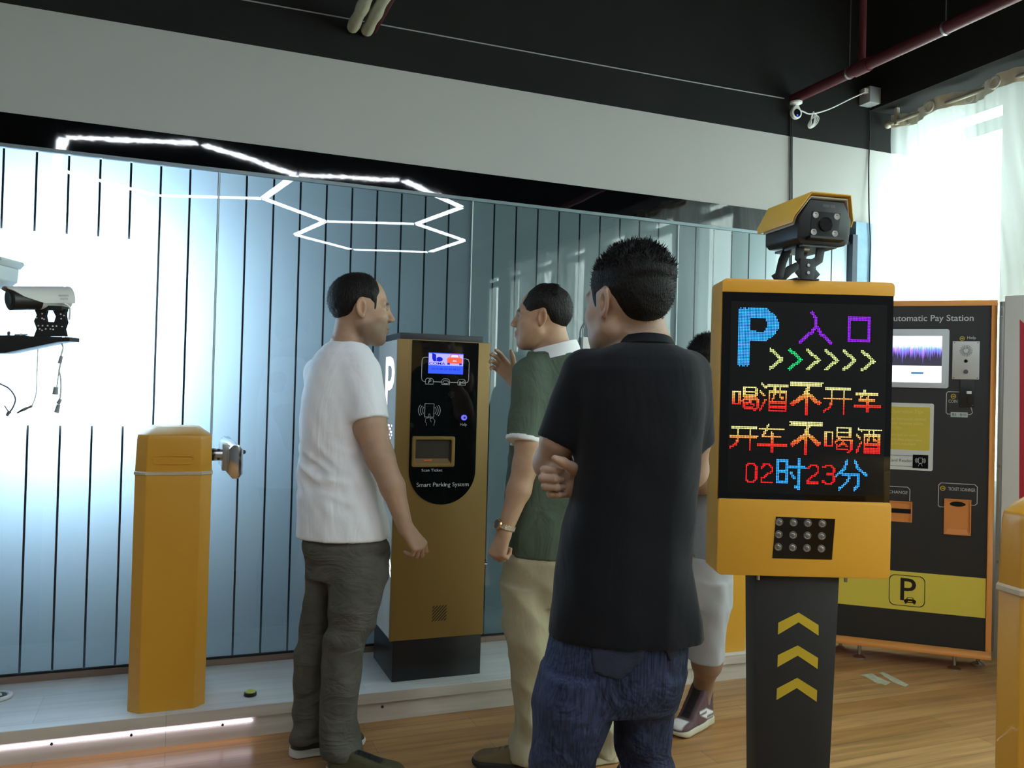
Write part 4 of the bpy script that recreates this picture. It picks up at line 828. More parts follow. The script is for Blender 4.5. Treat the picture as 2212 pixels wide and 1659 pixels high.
MB().hull([(x0+0.006, -0.0584, z0+0.006), (x1-0.006, -0.0584, z0+0.006), (x1-0.02, -0.0535, z0+0.03), (x0+0.02, -0.0535, z0+0.03)], [(x0+0.006, -0.0580, z0+0.0065), (x1-0.006, -0.0580, z0+0.0065), (x1-0.02, -0.0531, z0+0.031), (x0+0.02, -0.0531, z0+0.031)]).build('bay_ramp', M('bay_orange', (0, 0, 0)), ob)
ob, x0, x1, z0, z1 = bay(1930, 1082, 1970, 1129, 'change_tray', 0.2)
zq = pp(1965, 1105)[1]; MB().box(x0+0.004, x1-0.004, -0.0556, -0.053, zq-0.012, zq+0.012).build('bay_opening', M('slot_void', (0, 0, 0)), ob)
q = pp(2076, 1058); text('TICKET SCANNER', q[0]+0.004, q[1], 0.018, FYP, 'scanner_lettering', PRINTW, t, width=0.128)
q = pp(1961, 1065); text('CHANGE', q[0], q[1], 0.0165, FYP, 'change_lettering', PRINTW, t, 'RIGHT')
mb = MB(); a = pp(2028, 1043); b = pp(2111, 1095); xb = pp(2040, 1095)[0]
line(mb, [(xb, b[1]+0.0-0.012), (a[0]+0.006, b[1]-0.012), (a[0], b[1]-0.004), (a[0], a[1]-0.012), (a[0]+0.012, a[1]), (b[0]-0.012, a[1]), (b[0], a[1]-0.012), (b[0], b[1]+0.016), (b[0]-0.012, b[1]+0.006), (pp(2097, 1090)[0], b[1]+0.006)], 0.0032, FYP)
a = pp(1966, 1053); line(mb, [(a[0]-0.2, a[1]), (a[0]-0.012, a[1]), (a[0], a[1]-0.012), (a[0], pp(1966, 1082)[1])], 0.0032, FYP)
mb.build('printed_outline', PRINTW, t)
for px, py, yy in ((1856, 1418, 0.0), (2061, 1446, 0.0), (2112, 1440, 0.14), (1815, 1415, 0.14)):
    x, z = on_local(px, py, PO, PR, yy); 
    MB().lathe((x, yy, 0), (0, 0, 1), [(0, 0.033), (0.006, 0.033), (0.014, 0.02), (0.02, 0.009), (0.09, 0.009)], 18).build('levelling_foot', M('foot_chrome', (0.5, 0.5, 0.5), 0.3, 1.0), t, smooth=True)

# ------------------------------------------------------------------ white cabinet with red panel at the right edge
c0 = onD(2170, 1380, 4.42)
CRZ = math.radians(-58)
t = thing('white_cabinet', 'white cabinet with red side stripe and grey steel edge at the right', 'cabinet', (c0[0]-0.045, c0[1], 0), CRZ)
CWM = M('cabinet_white', S(236, 236, 232), 0.45)
MB().box(0, 0.36, 0, 0.10, 0.10, 1.99).build('body', CWM, t, bevel=0.006)
MB().box(-0.022, 0.0, 0.0, 0.09, 0.10, 1.96).build('steel_edge', M('edge_grey_steel', S(150, 150, 146), 0.35, 0.5), t, bevel=0.003)
rt_ = on_local(2203, 690, (c0[0]-0.045, c0[1], 0), CRZ); rb_ = on_local(2207, 1060, (c0[0]-0.045, c0[1], 0), CRZ)
MB().poly([(rt_[0], -0.0008, rt_[1]), (0.355, -0.0008, 1.55), (0.355, -0.0008, 0.12), (rb_[0], -0.0008, 0.12)]).build('red_panel', M('red_paint', S(196, 44, 58), 0.45), t)
for z in (1.93, 1.88, 1.1, 0.6): MB().cyl((-0.010, 0, z), (-0.010, -0.003, z), 0.006, n=10).build('rivet', CHROME, t)
MB().box(0.03, 0.33, 0.015, 0.085, 0, 0.10).build('plinth', BLKPL, t)

# ------------------------------------------------------------------ left camera stand
def lp_(px, py, D=2.6): return onD(px, py, D)
base = lp_(-150, 1200); LR = -YAW
t = thing('camera_stand', 'black bracket arm entering from the left edge carrying cameras', 'stand', (base[0], base[1], 0), LR)
def ll(px, py, D=2.6):
    P = onD(px, py, D)-np.array([base[0], base[1], 0]); c, s = math.cos(LR), math.sin(LR); return (float(P[0]*c+P[1]*s), float(-P[0]*s+P[1]*c), float(P[2]))
zu_ = onD(-60, 628, 2.6)[2]-0.09
A = [ll(-160, 724), ll(0, 725), ll(60, 725), ll(60, 727), ll(158, 729), ll(158, 738), ll(135, 739), ll(20, 763), ll(-160, 768)]
MB().prism([(x, z) for x, y, z in A], -0.03, 0.03, 'y').build('arm', BLKPL, t, bevel=0.002)
MB().box(-0.03, 0.03, -0.03, 0.03, 0.015, zu_).build('post', BLKPL, t, bevel=0.002)
MB().box(-0.2, 0.2, -0.2, 0.2, 0, 0.015).build('base_plate', BLKPL, t)
q = ll(15, 722); MB().cyl((q[0], 0, q[2]-0.006), (q[0], 0, q[2]+0.004), 0.004).ball((q[0], 0, q[2]+0.005), 0.005, 8).build('bolt', DSTEEL, t)
q = ll(42, 723); MB().cyl((q[0]-0.02, 0, q[2]), (q[0]+0.02, 0, q[2]+0.001), 0.002, n=8).ball((q[0], 0, q[2]), 0.005, 8).build('wing_nut', STEEL, t)
zu = onD(-60, 628, 2.6)[2]-0.09; MB().box(0.0, ll(-20, 600)[0], -0.02, 0.02, zu-0.03, zu).build('upper_arm', BLKPL, t)
# white and black bullet camera
c = ll(110, 728)
oc = onD(110, 728, 2.6)
t = thing('bullet_camera', 'white and black bullet camera on a perforated bracket at the left', 'camera', tuple(oc), LR)
def lc(px, py, D=2.6):
    P = onD(px, py, D)-oc; c_, s_ = math.cos(LR), math.sin(LR); return (float(P[0]*c_+P[1]*s_), float(-P[0]*s_+P[1]*c_), float(P[2]))
WHG = M('camera_grey_white', S(200, 200, 196), 0.5)
a = Vector(lc(60, 652)); b = Vector(lc(127, 641)); a.y -= 0.075; b.y += 0.055; d = (b-a).normalized(); a2 = a
rr = 0.034
up = Vector((0, 0, 1)); sd = d.cross(up).normalized(); up = sd.cross(d)
def ringc(c, r, k0=0, k1=24, n=24, sq=1.0): return [c + (sd*math.cos(2*PI*i/n) + up*math.sin(2*PI*i/n))*r for i in range(n)]
L0 = (b-a).length
MB().rings([ringc(a-d*0.012, rr*0.90), ringc(a-d*0.010, rr*1.0), ringc(a+d*L0*0.48, rr*0.98)]).build('front_barrel', BLKPL, t, smooth=True)
MB().rings([ringc(a+d*L0*0.44, rr*1.0), ringc(a+d*L0*0.97, rr*0.98), ringc(a+d*L0, rr*0.86)]).build('housing', WHG, t, smooth=True)
MB().cyl(tuple(a-d*0.0125), tuple(a-d*0.0140), rr*0.62).build('lens', LENS, t, smooth=True)
mb = MB(); rs = []
for f, e0 in ((-0.14, 55), (-0.06, 40), (0.1, 8), (0.45, -22), (1.0, -24), (1.02, -24)):
    A0, A1 = math.radians(e0 if f < 0.45 else e0), math.radians(180-e0); n = 14
    o_ = [a + d*(L0*f) + (sd*math.cos(q) + up*math.sin(q))*(rr*1.13) for q in [A0+(A1-A0)*i/n for i in range(n+1)]]
    i_ = [a + d*(L0*f) + (sd*math.cos(q) + up*math.sin(q))*(rr*1.06) for q in [A0+(A1-A0)*i/n for i in range(n+1)]]
    rs.append(o_+i_[::-1])
mb.rings(rs).build('sunshade', WHG, t, smooth=True)
mb = MB()
for k in range(2):
    for i in range(7): x = a+d*L0*(0.78+0.022*i)-sd*(rr*1.135*0.98); 
e0 = a+d*L0*0.83 + (-sd*math.cos(0.25)+up*math.sin(0.25))*0
tx = text('HIKVISION', 0, 0, 0.0065, 0, 'brand_lettering', M('dim_print', (0, 0, 0)), t, width=0.03)
ps = a+d*L0*0.80; sgn = 1 if sd.y < 0 else -1
sv = sd*sgn; nv = (sv*math.cos(0.2)+up*math.sin(0.2)); uv = (up*math.cos(0.2)-sv*math.sin(0.2)); ps = ps+nv*(rr*1.14)
tx.matrix_local = Matrix(((d.x, -nv.x, uv.x, ps.x), (d.y, -nv.y, uv.y, ps.y), (d.z, -nv.z, uv.z, ps.z), (0, 0, 0, 1)))
tx2 = text('||||||||', 0, 0, 0.0055, 0, 'second_line_marks', M('dim_print', (0, 0, 0)), t, width=0.022); ps2 = ps-uv*0.009
tx2.matrix_local = Matrix(((d.x, -nv.x, uv.x, ps2.x), (d.y, -nv.y, uv.y, ps2.y), (d.z, -nv.z, uv.z, ps2.z), (0, 0, 0, 1)))
# perforated hexagonal bracket: plate with a hexagonal opening
def P2(pts): return [(lc(x, y)[0], lc(x, y)[2]) for x, y in pts]
out = P2([(76, 669), (146, 668), (144, 683), (147, 698), (142, 711), (146, 726), (76, 726), (82, 711), (76, 694), (82, 680)])
def bracket_plate(y0, y1):
    mb = MB()
    for poly in ([(77, 669), (104, 670), (101, 682), (104, 697), (83, 697), (76, 694), (82, 681)], [(116, 670), (145, 668), (144, 683), (147, 697), (119, 697), (123, 684)], [(76, 694), (147, 697), (142, 711), (82, 711)], [(82, 711), (142, 711), (146, 727), (76, 727)]):
        mb.prism(P2(poly), y0, y1, 'y')
    return mb.build('bracket', BLKPL, t)
bracket_plate(-0.008, -0.005); bracket_plate(0.0, 0.003)
HOLE = M('painted_hole_light', S(235, 238, 240), 0.4)  # pale discs instead of holes; bright light through them is in the colour
mb = MB()
for px, py in ((94, 678), (82, 687), (94, 688), (98, 690), (134, 679), (141, 682), (135, 689), (86, 704), (89, 711), (95, 704), (94, 714), (102, 711), (106, 704), (112, 711), (117, 705), (118, 712), (125, 705), (137, 706)):
    q = lc(px, py); mb.cyl((q[0], -0.008, q[2]), (q[0], -0.0092, q[2]), 0.0024, n=8)
mb.build('bracket_hole_discs', HOLE, t)
q0, q1 = lc(90, 668), lc(140, 667); MB().box(q0[0], q1[0], -0.02, 0.02, q0[2]-0.004, q0[2]+0.010).build('bracket_head', BLKPL, t)
MB().tube([lc(138, 655), (lc(143, 664)[0], 0.02, lc(143, 664)[2]), (lc(142, 690)[0], 0.02, lc(142, 690)[2])], 0.003).build('lead', WHITEP, t, True)
# white hooded camera cut by the left edge
oc2 = onD(-25, 622, 2.6)
t = thing('hooded_camera', 'large grey white camera housing cut off by the left edge', 'camera', tuple(oc2), LR)
def l2(px, py):
    P = onD(px, py, 2.6)-oc2; c_, s_ = math.cos(LR), math.sin(LR); return (float(P[0]*c_+P[1]*s_), float(P[2]))
MB().prism([l2(*q) for q in ((-108, 571), (21, 577), (18, 607), (0, 619), (-108, 630))], -0.05, 0.05, 'y').build('housing', M('hood_blue_grey', S(196, 206, 210), 0.5), t, bevel=0.004)
MB().prism([l2(*q) for q in ((-112, 556), (10, 558), (27, 561), (29, 567), (20, 577), (-112, 573))], -0.06, 0.06, 'y').build('hood', M('hood_blue_grey', (0, 0, 0)), t, bevel=0.003)
q = l2(13, 598); MB().cyl((q[0], -0.05, q[1]), (q[0], -0.053, q[1]), 0.004).build('screw', DSTEEL, t)
q = l2(-60, 628); MB().box(q[0]-0.03, q[0]+0.03, -0.03, 0.03, q[1]-0.09, q[1]+0.012).build('mount', WHG, t)
# dangling leads under the arm
def wl(px, py, D=2.6): return tuple(onD(px, py, D))
t = thing('connector_lead', 'white lead with small grey connectors hanging below the bullet camera', 'cable', (0, 0, 0))
MB().tube([wl(134, 742), wl(136, 752), wl(132, 770), wl(131, 785), wl(128, 800), wl(131, 815), wl(132, 840), wl(129, 868), wl(126, 885)], 0.0028).tube([wl(128, 798), wl(126, 812), wl(123, 835), wl(121, 845)], 0.0018).build('cable', M('lead_white', S(226, 230, 230), 0.5), t, True)
CG = M('connector_grey', S(140, 146, 148), 0.5)
for (x0, y0, x1, y1, r) in ((133, 769, 129, 785, 0.006), (121, 836, 119, 852, 0.008), (131, 862, 126, 872, 0.006), (127, 874, 122, 891, 0.007)):
    MB().cyl(wl(x0, y0), wl(x1, y1), r*0.8, r, 10).build('connector', CG, t, True)
t = thing('loop_lead', 'thin brown grey lead curling in from the left edge', 'cable', (0, 0, 0))
MB().tube([wl(-100, 774), wl(-60, 800), wl(0, 829), wl(20, 840), wl(33, 860), wl(28, 880), wl(19, 892)], 0.0024).tube([wl(10, 876), wl(16, 886), wl(24, 892)], 0.0016).build('cable', M('lead_brown', S(112, 104, 106), 0.6), t, True)
MB().cyl(wl(20, 889), wl(15, 898), 0.005, 0.004, 8).build('connector', M('lead_brown', (0, 0, 0)), t, True)
t = thing('tagged_lead', 'short dark cable end with grey sleeve on a white lead', 'cable', (0, 0, 0))
MB().cyl(wl(37, 892), wl(52, 884), 0.002, 0.004, 8).build('tip', M('lead_dark', S(52, 56, 70), 0.5), t, True)
MB().cyl(wl(51, 885), wl(69, 877), 0.0045, 0.0035, 8).build('sleeve', M('lead_sleeve', S(128, 128, 130), 0.5), t, True)
MB().tube([wl(69, 877), wl(78, 850), wl(80, 800), wl(82, 754)], 0.0016).build('cable', M('lead_white', (0, 0, 0)), t, True)

# ------------------------------------------------------------------ people: smooth-union volumes turned into meshes
def smin(a, b, k):
    h = np.maximum(k-np.abs(a-b), 0)/k
    return np.minimum(a, b) - h*h*k*0.25
def smax(a, b, k): return -smin(-a, -b, k)
def waves(p, f, seed, n=5):
    r = np.random.RandomState(seed); s = 0
    for _ in range(n):
        k = r.normal(size=3)*f; s = s + np.sin(p[0]*k[0]+p[1]*k[1]+p[2]*k[2]+r.uniform(0, 6.28))
    return s/n
class Vol:
    def __init__(s, xs, ys, zs):
        s.ax = [np.asarray(a, 'f') for a in (xs, ys, zs)]; s.D = np.full([len(a) for a in s.ax], 0.3, 'f')
    def sl(s, lo, hi): return tuple(slice(max(0, np.searchsorted(a, l)-1), min(len(a), np.searchsorted(a, h)+1)) for a, l, h in zip(s.ax, lo, hi))
    def grid(s, S_): return [a[q].reshape([-1 if i == j else 1 for j in range(3)]) for i, (a, q) in enumerate(zip(s.ax, S_))]
    def add(s, fn, lo, hi, k=0.02, pad=0.04):
        S_ = s.sl([l-pad for l in lo], [h+pad for h in hi])
        if any(q.stop <= q.start for q in S_): return s
        s.D[S_] = smin(s.D[S_], fn(*s.grid(S_)).astype('f'), k); return s
    def cone(s, a, b, ra, rb, k=0.02):
        a, b = np.array(a, float), np.array(b, float); d = b-a; L2 = max(d@d, 1e-9); R_ = max(ra, rb)
        def fn(x, y, z):
            t = np.clip(((x-a[0])*d[0]+(y-a[1])*d[1]+(z-a[2])*d[2])/L2, 0, 1)
            return np.sqrt((x-a[0]-d[0]*t)**2+(y-a[1]-d[1]*t)**2+(z-a[2]-d[2]*t)**2) - (ra+(rb-ra)*t)
        return s.add(fn, np.minimum(a, b)-R_, np.maximum(a, b)+R_, k)
    def chain(s, pts, rs, k=0.02):
        for i in range(len(pts)-1): s.cone(pts[i], pts[i+1], rs[i], rs[i+1], k)
        return s
    def ell(s, c, r, k=0.02, R_=None):
        c = np.array(c, float)
        def fn(x, y, z):
            q = [x-c[0], y-c[1], z-c[2]]
            if R_ is not None: q = [R_[0][i]*q[0]+R_[1][i]*q[1]+R_[2][i]*q[2] for i in range(3)]
            k0 = np.sqrt((q[0]/r[0])**2+(q[1]/r[1])**2+(q[2]/r[2])**2); k1 = np.sqrt((q[0]/r[0]**2)**2+(q[1]/r[1]**2)**2+(q[2]/r[2]**2)**2)
            return k0*(k0-1)/np.maximum(k1, 1e-6)
        m = max(r); return s.add(fn, c-m, c+m, k)
    def sleeve(s, a, b, ra, rb, k=0.03):
        a, b = np.array(a, float), np.array(b, float); d = b-a; L2 = d@d; Ln = math.sqrt(L2); R_ = max(ra, rb)
        def fn(x, y, z):
            t0 = ((x-a[0])*d[0]+(y-a[1])*d[1]+(z-a[2])*d[2])/L2; t = np.clip(t0, 0, 1.2)
            return np.maximum(np.sqrt((x-a[0]-d[0]*t)**2+(y-a[1]-d[1]*t)**2+(z-a[2]-d[2]*t)**2) - (ra+(rb-ra)*t), (t0-1)*Ln)
        return s.add(fn, np.minimum(a, b)-R_, np.maximum(a, b)+R_, k)
    def stack(s, secs, n=2.3, k=0.03, grow=0.0):
        """vertical body: sections (z, cx, cy, half width, half depth)"""
        q = np.array(sorted(secs)); z0, z1 = q[0, 0], q[-1, 0]
        def fn(x, y, z):
            zz = z.ravel(); f = [np.interp(zz, q[:, 0], q[:, i]).reshape(z.shape) for i in (1, 2, 3, 4)]
            a, b = f[2]+grow, f[3]+grow
            r = ((np.abs(x-f[0])/a)**n+(np.abs(y-f[1])/b)**n)**(1/n); m = np.minimum(a, b)
            d = (r-1)*m*np.clip(1+0.0*r, 0, 1)
            return np.maximum(d, np.maximum(z-z1, z0-z))
        return s.add(fn, (min(q[:, 1]-q[:, 3]), min(q[:, 2]-q[:, 4]), z0), (max(q[:, 1]+q[:, 3]), max(q[:, 2]+q[:, 4]), z1), k)
    def apply(s, fn): s.D = fn(s.D, *s.grid((slice(None),)*3)).astype('f'); return s
    def mesh(s, name, mat, parent, colour=None, relax=1):
        D = s.D; n = D.shape; ins = D < 0
        c = np.zeros([m-1 for m in n], 'i1')
        for i in (0, 1):
            for j in (0, 1):
                for k in (0, 1): c += ins[i:n[0]-1+i, j:n[1]-1+j, k:n[2]-1+k]
        act = np.argwhere((c > 0) & (c < 8)); idx = np.full(c.shape, -1, 'i4'); idx[tuple(act.T)] = np.arange(len(act))
        P = np.zeros((len(act), 3)); cnt = np.zeros(len(act)); I, J, K = act.T
        X, Y, Z = s.ax
        for axis in range(3):
            for o1 in (0, 1):
                for o2 in (0, 1):
                    o = [0, 0, 0]; u, v = [q for q in range(3) if q != axis]; o[u], o[v] = o1, o2
                    a = (I+o[0], J+o[1], K+o[2]); o[axis] = 1; b = (I+o[0], J+o[1], K+o[2])
                    da, db = D[a], D[b]; m = (da < 0) != (db < 0); t = np.where(m, da/np.where(np.abs(da-db) < 1e-9, 1, da-db), 0)
                    for q, A in enumerate((X, Y, Z)): P[:, q] += np.where(m, A[a[q]]+(A[b[q]]-A[a[q]])*t, 0)
                    cnt += m
        P /= np.maximum(cnt, 1)[:, None]
        F = []
        for axis in range(3):
            u, v = [(1, 2), (2, 0), (0, 1)][axis]
            a = [slice(None)]*3; b = [slice(None)]*3; a[axis] = slice(0, -1); b[axis] = slice(1, None)
            A, B = ins[tuple(a)], ins[tuple(b)]; e = np.argwhere(A != B)
            e = e[(e[:, u] > 0) & (e[:, v] > 0) & (e[:, u] < n[u]-1) & (e[:, v] < n[v]-1)]
            flip = A[tuple(e.T)]
            q = []
            for du, dv in ((-1, -1), (0, -1), (0, 0), (-1, 0)):
                w = e.copy(); w[:, u] += du; w[:, v] += dv; q.append(idx[tuple(w.T)])
            q = np.stack(q, 1); q[~flip] = q[~flip][:, ::-1]; F.append(q)
        F = np.concatenate(F); F = F[(F >= 0).all(1)]
        for _ in range(relax):
            N_ = np.zeros_like(P); w = np.zeros(len(P))
            for a, b in ((0, 1), (1, 2), (2, 3), (3, 0)):
                for q in range(3): N_[:, q] += np.bincount(F[:, a], P[F[:, b], q], len(P)) + np.bincount(F[:, b], P[F[:, a], q], len(P))
                w += np.bincount(F[:, a], minlength=len(P)) + np.bincount(F[:, b], minlength=len(P))
            P = P*0.45 + 0.55*N_/np.maximum(w, 1)[:, None]
        me = bpy.data.meshes.new(name); me.vertices.add(len(P)); me.vertices.foreach_set('co', P.astype('f').ravel())
        me.loops.add(F.size); me.polygons.add(len(F)); me.loops.foreach_set('vertex_index', F.astype('i4').ravel())
        me.polygons.foreach_set('loop_start', np.arange(0, F.size, 4, dtype='i4')); me.update(calc_edges=True); me.validate()
        me.polygons.foreach_set('use_smooth', [True]*len(me.polygons))
        if colour is not None:
            at = me.color_attributes.new('Col', 'FLOAT_COLOR', 'POINT'); C_ = np.ones((len(P), 4), 'f'); C_[:, :3] = colour(P); at.data.foreach_set('color', C_.ravel())
        me.materials.append(mat); o = bpy.data.objects.new(name, me); COL.objects.link(o)
        if parent: o.parent = parent
        return o
def axis(lo, hi, h, fine=()):
    out = [lo]
    while out[-1] < hi:
        st_ = h
        for a, b, f in fine:
            if a-h < out[-1] < b: st_ = min(st_, f)
        out.append(out[-1]+st_)
    return np.array(out)

def e_(x, y, z, c, r):
    q = [(x-c[0]), (y-c[1]), (z-c[2])]; k0 = np.sqrt((q[0]/r[0])**2+(q[1]/r[1])**2+(q[2]/r[2])**2)
    k1 = np.sqrt((q[0]/r[0]**2)**2+(q[1]/r[1]**2)**2+(q[2]/r[2]**2)**2); return k0*(k0-1)/np.maximum(k1, 1e-6)
def c_(x, y, z, a, b, ra, rb):
    d = [b[i]-a[i] for i in range(3)]; L2 = d[0]**2+d[1]**2+d[2]**2+1e-12
    t = np.clip(((x-a[0])*d[0]+(y-a[1])*d[1]+(z-a[2])*d[2])/L2, 0, 1)
    return np.sqrt((x-a[0]-d[0]*t)**2+(y-a[1]-d[1]*t)**2+(z-a[2]-d[2]*t)**2)-(ra+(rb-ra)*t)
def skull(x, y, z):
    ay = np.abs(y)
    d = e_(x, y, z, (-0.012, 0, 0.036), (0.098, 0.076, 0.089))
    d = smin(d, e_(x, y, z, (0.034, 0, -0.030), (0.060, 0.060, 0.084)), 0.03)
    d = smin(d, e_(x, ay, z, (0.040, 0.030, -0.052), (0.034, 0.029, 0.036)), 0.03)
    return d
def face(x, y, z, jaw=1.0):
    ay = np.abs(y); d = skull(x, y, z)
    d = smin(d, c_(x, ay, z, (0.005, 0.048*jaw, -0.050), (0.066, 0.018, -0.094), 0.018, 0.016), 0.035)
    d = smin(d, e_(x, y, z, (0.072, 0, -0.096), (0.020, 0.020, 0.016)), 0.02)
    d = smin(d, e_(x, ay, z, (0.058, 0.042, -0.016), (0.022, 0.020, 0.018)), 0.022)          # cheekbones
    d = smin(d, c_(x, ay, z, (0.086, 0.006, 0.026), (0.068, 0.046, 0.028), 0.010, 0.010), 0.014)   # brow
    d = smax(d, -e_(x, ay, z, (0.098, 0.031, 0.008), (0.016, 0.017, 0.012)), 0.014)            # eye sockets
    d = smin(d, e_(x, ay, z, (0.070, 0.031, 0.009), (0.0155, 0.0155, 0.0125)), 0.004)          # lids / eyeball
    d = smax(d, -e_(x, ay, z, (0.0885, 0.031, 0.0085), (0.009, 0.0125, 0.0040)), 0.002)          # lid slit
    d = smin(d, c_(x, y, z, (0.088, 0, 0.020), (0.112, 0, -0.020), 0.0065, 0.0095), 0.012)     # nose
    d = smin(d, e_(x, ay, z, (0.102, 0.0105, -0.025), (0.010, 0.008, 0.0075)), 0.007)
    d = smax(d, -e_(x, ay, z, (0.106, 0.006, -0.035), (0.005, 0.0035, 0.005)), 0.003)
    d = smin(d, e_(x, y, z, (0.080, 0, -0.058), (0.020, 0.028, 0.022)), 0.014)                 # mouth mound
    d = smin(d, c_(x, ay, z, (0.0985, 0, -0.0515), (0.086, 0.020, -0.0565), 0.0062, 0.003), 0.005)
    d = smin(d, c_(x, ay, z, (0.0965, 0, -0.0645), (0.085, 0.018, -0.060), 0.0072, 0.003), 0.005)
    d = smax(d, -c_(x, ay, z, (0.106, 0, -0.0580), (0.090, 0.024, -0.0585), 0.0022, 0.0016), 0.004)
    return d
def ears(x, y, z):
    ay = np.abs(y); xe = x+0.010+0.25*(z-0.0)*0.3; yo = ay-0.078-0.35*np.maximum(-xe, 0)
    d = e_(xe, yo, z, (0, 0, 0.004), (0.0175, 0.0065, 0.031))
    d = smin(d, e_(xe, yo, z, (0.004, -0.001, -0.021), (0.009, 0.006, 0.011)), 0.006)
    d = smax(d, -e_(xe, yo, z, (0.004, 0.0065, 0.003), (0.0105, 0.0085, 0.020)), 0.003)
    d = smin(d, e_(xe, yo, z, (0.012, -0.002, -0.002), (0.0045, 0.005, 0.008)), 0.004)
    return d
def polydist(px, pz, poly):
    """signed distance to a polygon in the side view, positive inside"""
    d = np.full(np.broadcast(px, pz).shape, 1e9); ins = np.zeros(d.shape, bool); n = len(poly)
    for i in range(n):
        a, b = poly[i], poly[(i+1) % n]; ex, ez = b[0]-a[0], b[1]-a[1]; wx, wz = px-a[0], pz-a[1]
        t = np.clip((wx*ex+wz*ez)/(ex*ex+ez*ez+1e-12), 0, 1); d = np.minimum(d, (wx-ex*t)**2+(wz-ez*t)**2)
        c1 = (a[1] <= pz) & (b[1] > pz); c2 = (b[1] <= pz) & (a[1] > pz); cr = ex*wz-ez*wx
        ins ^= (c1 & (cr > 0)) | (c2 & (cr < 0))
    return np.where(ins, 1, -1)*np.sqrt(d)

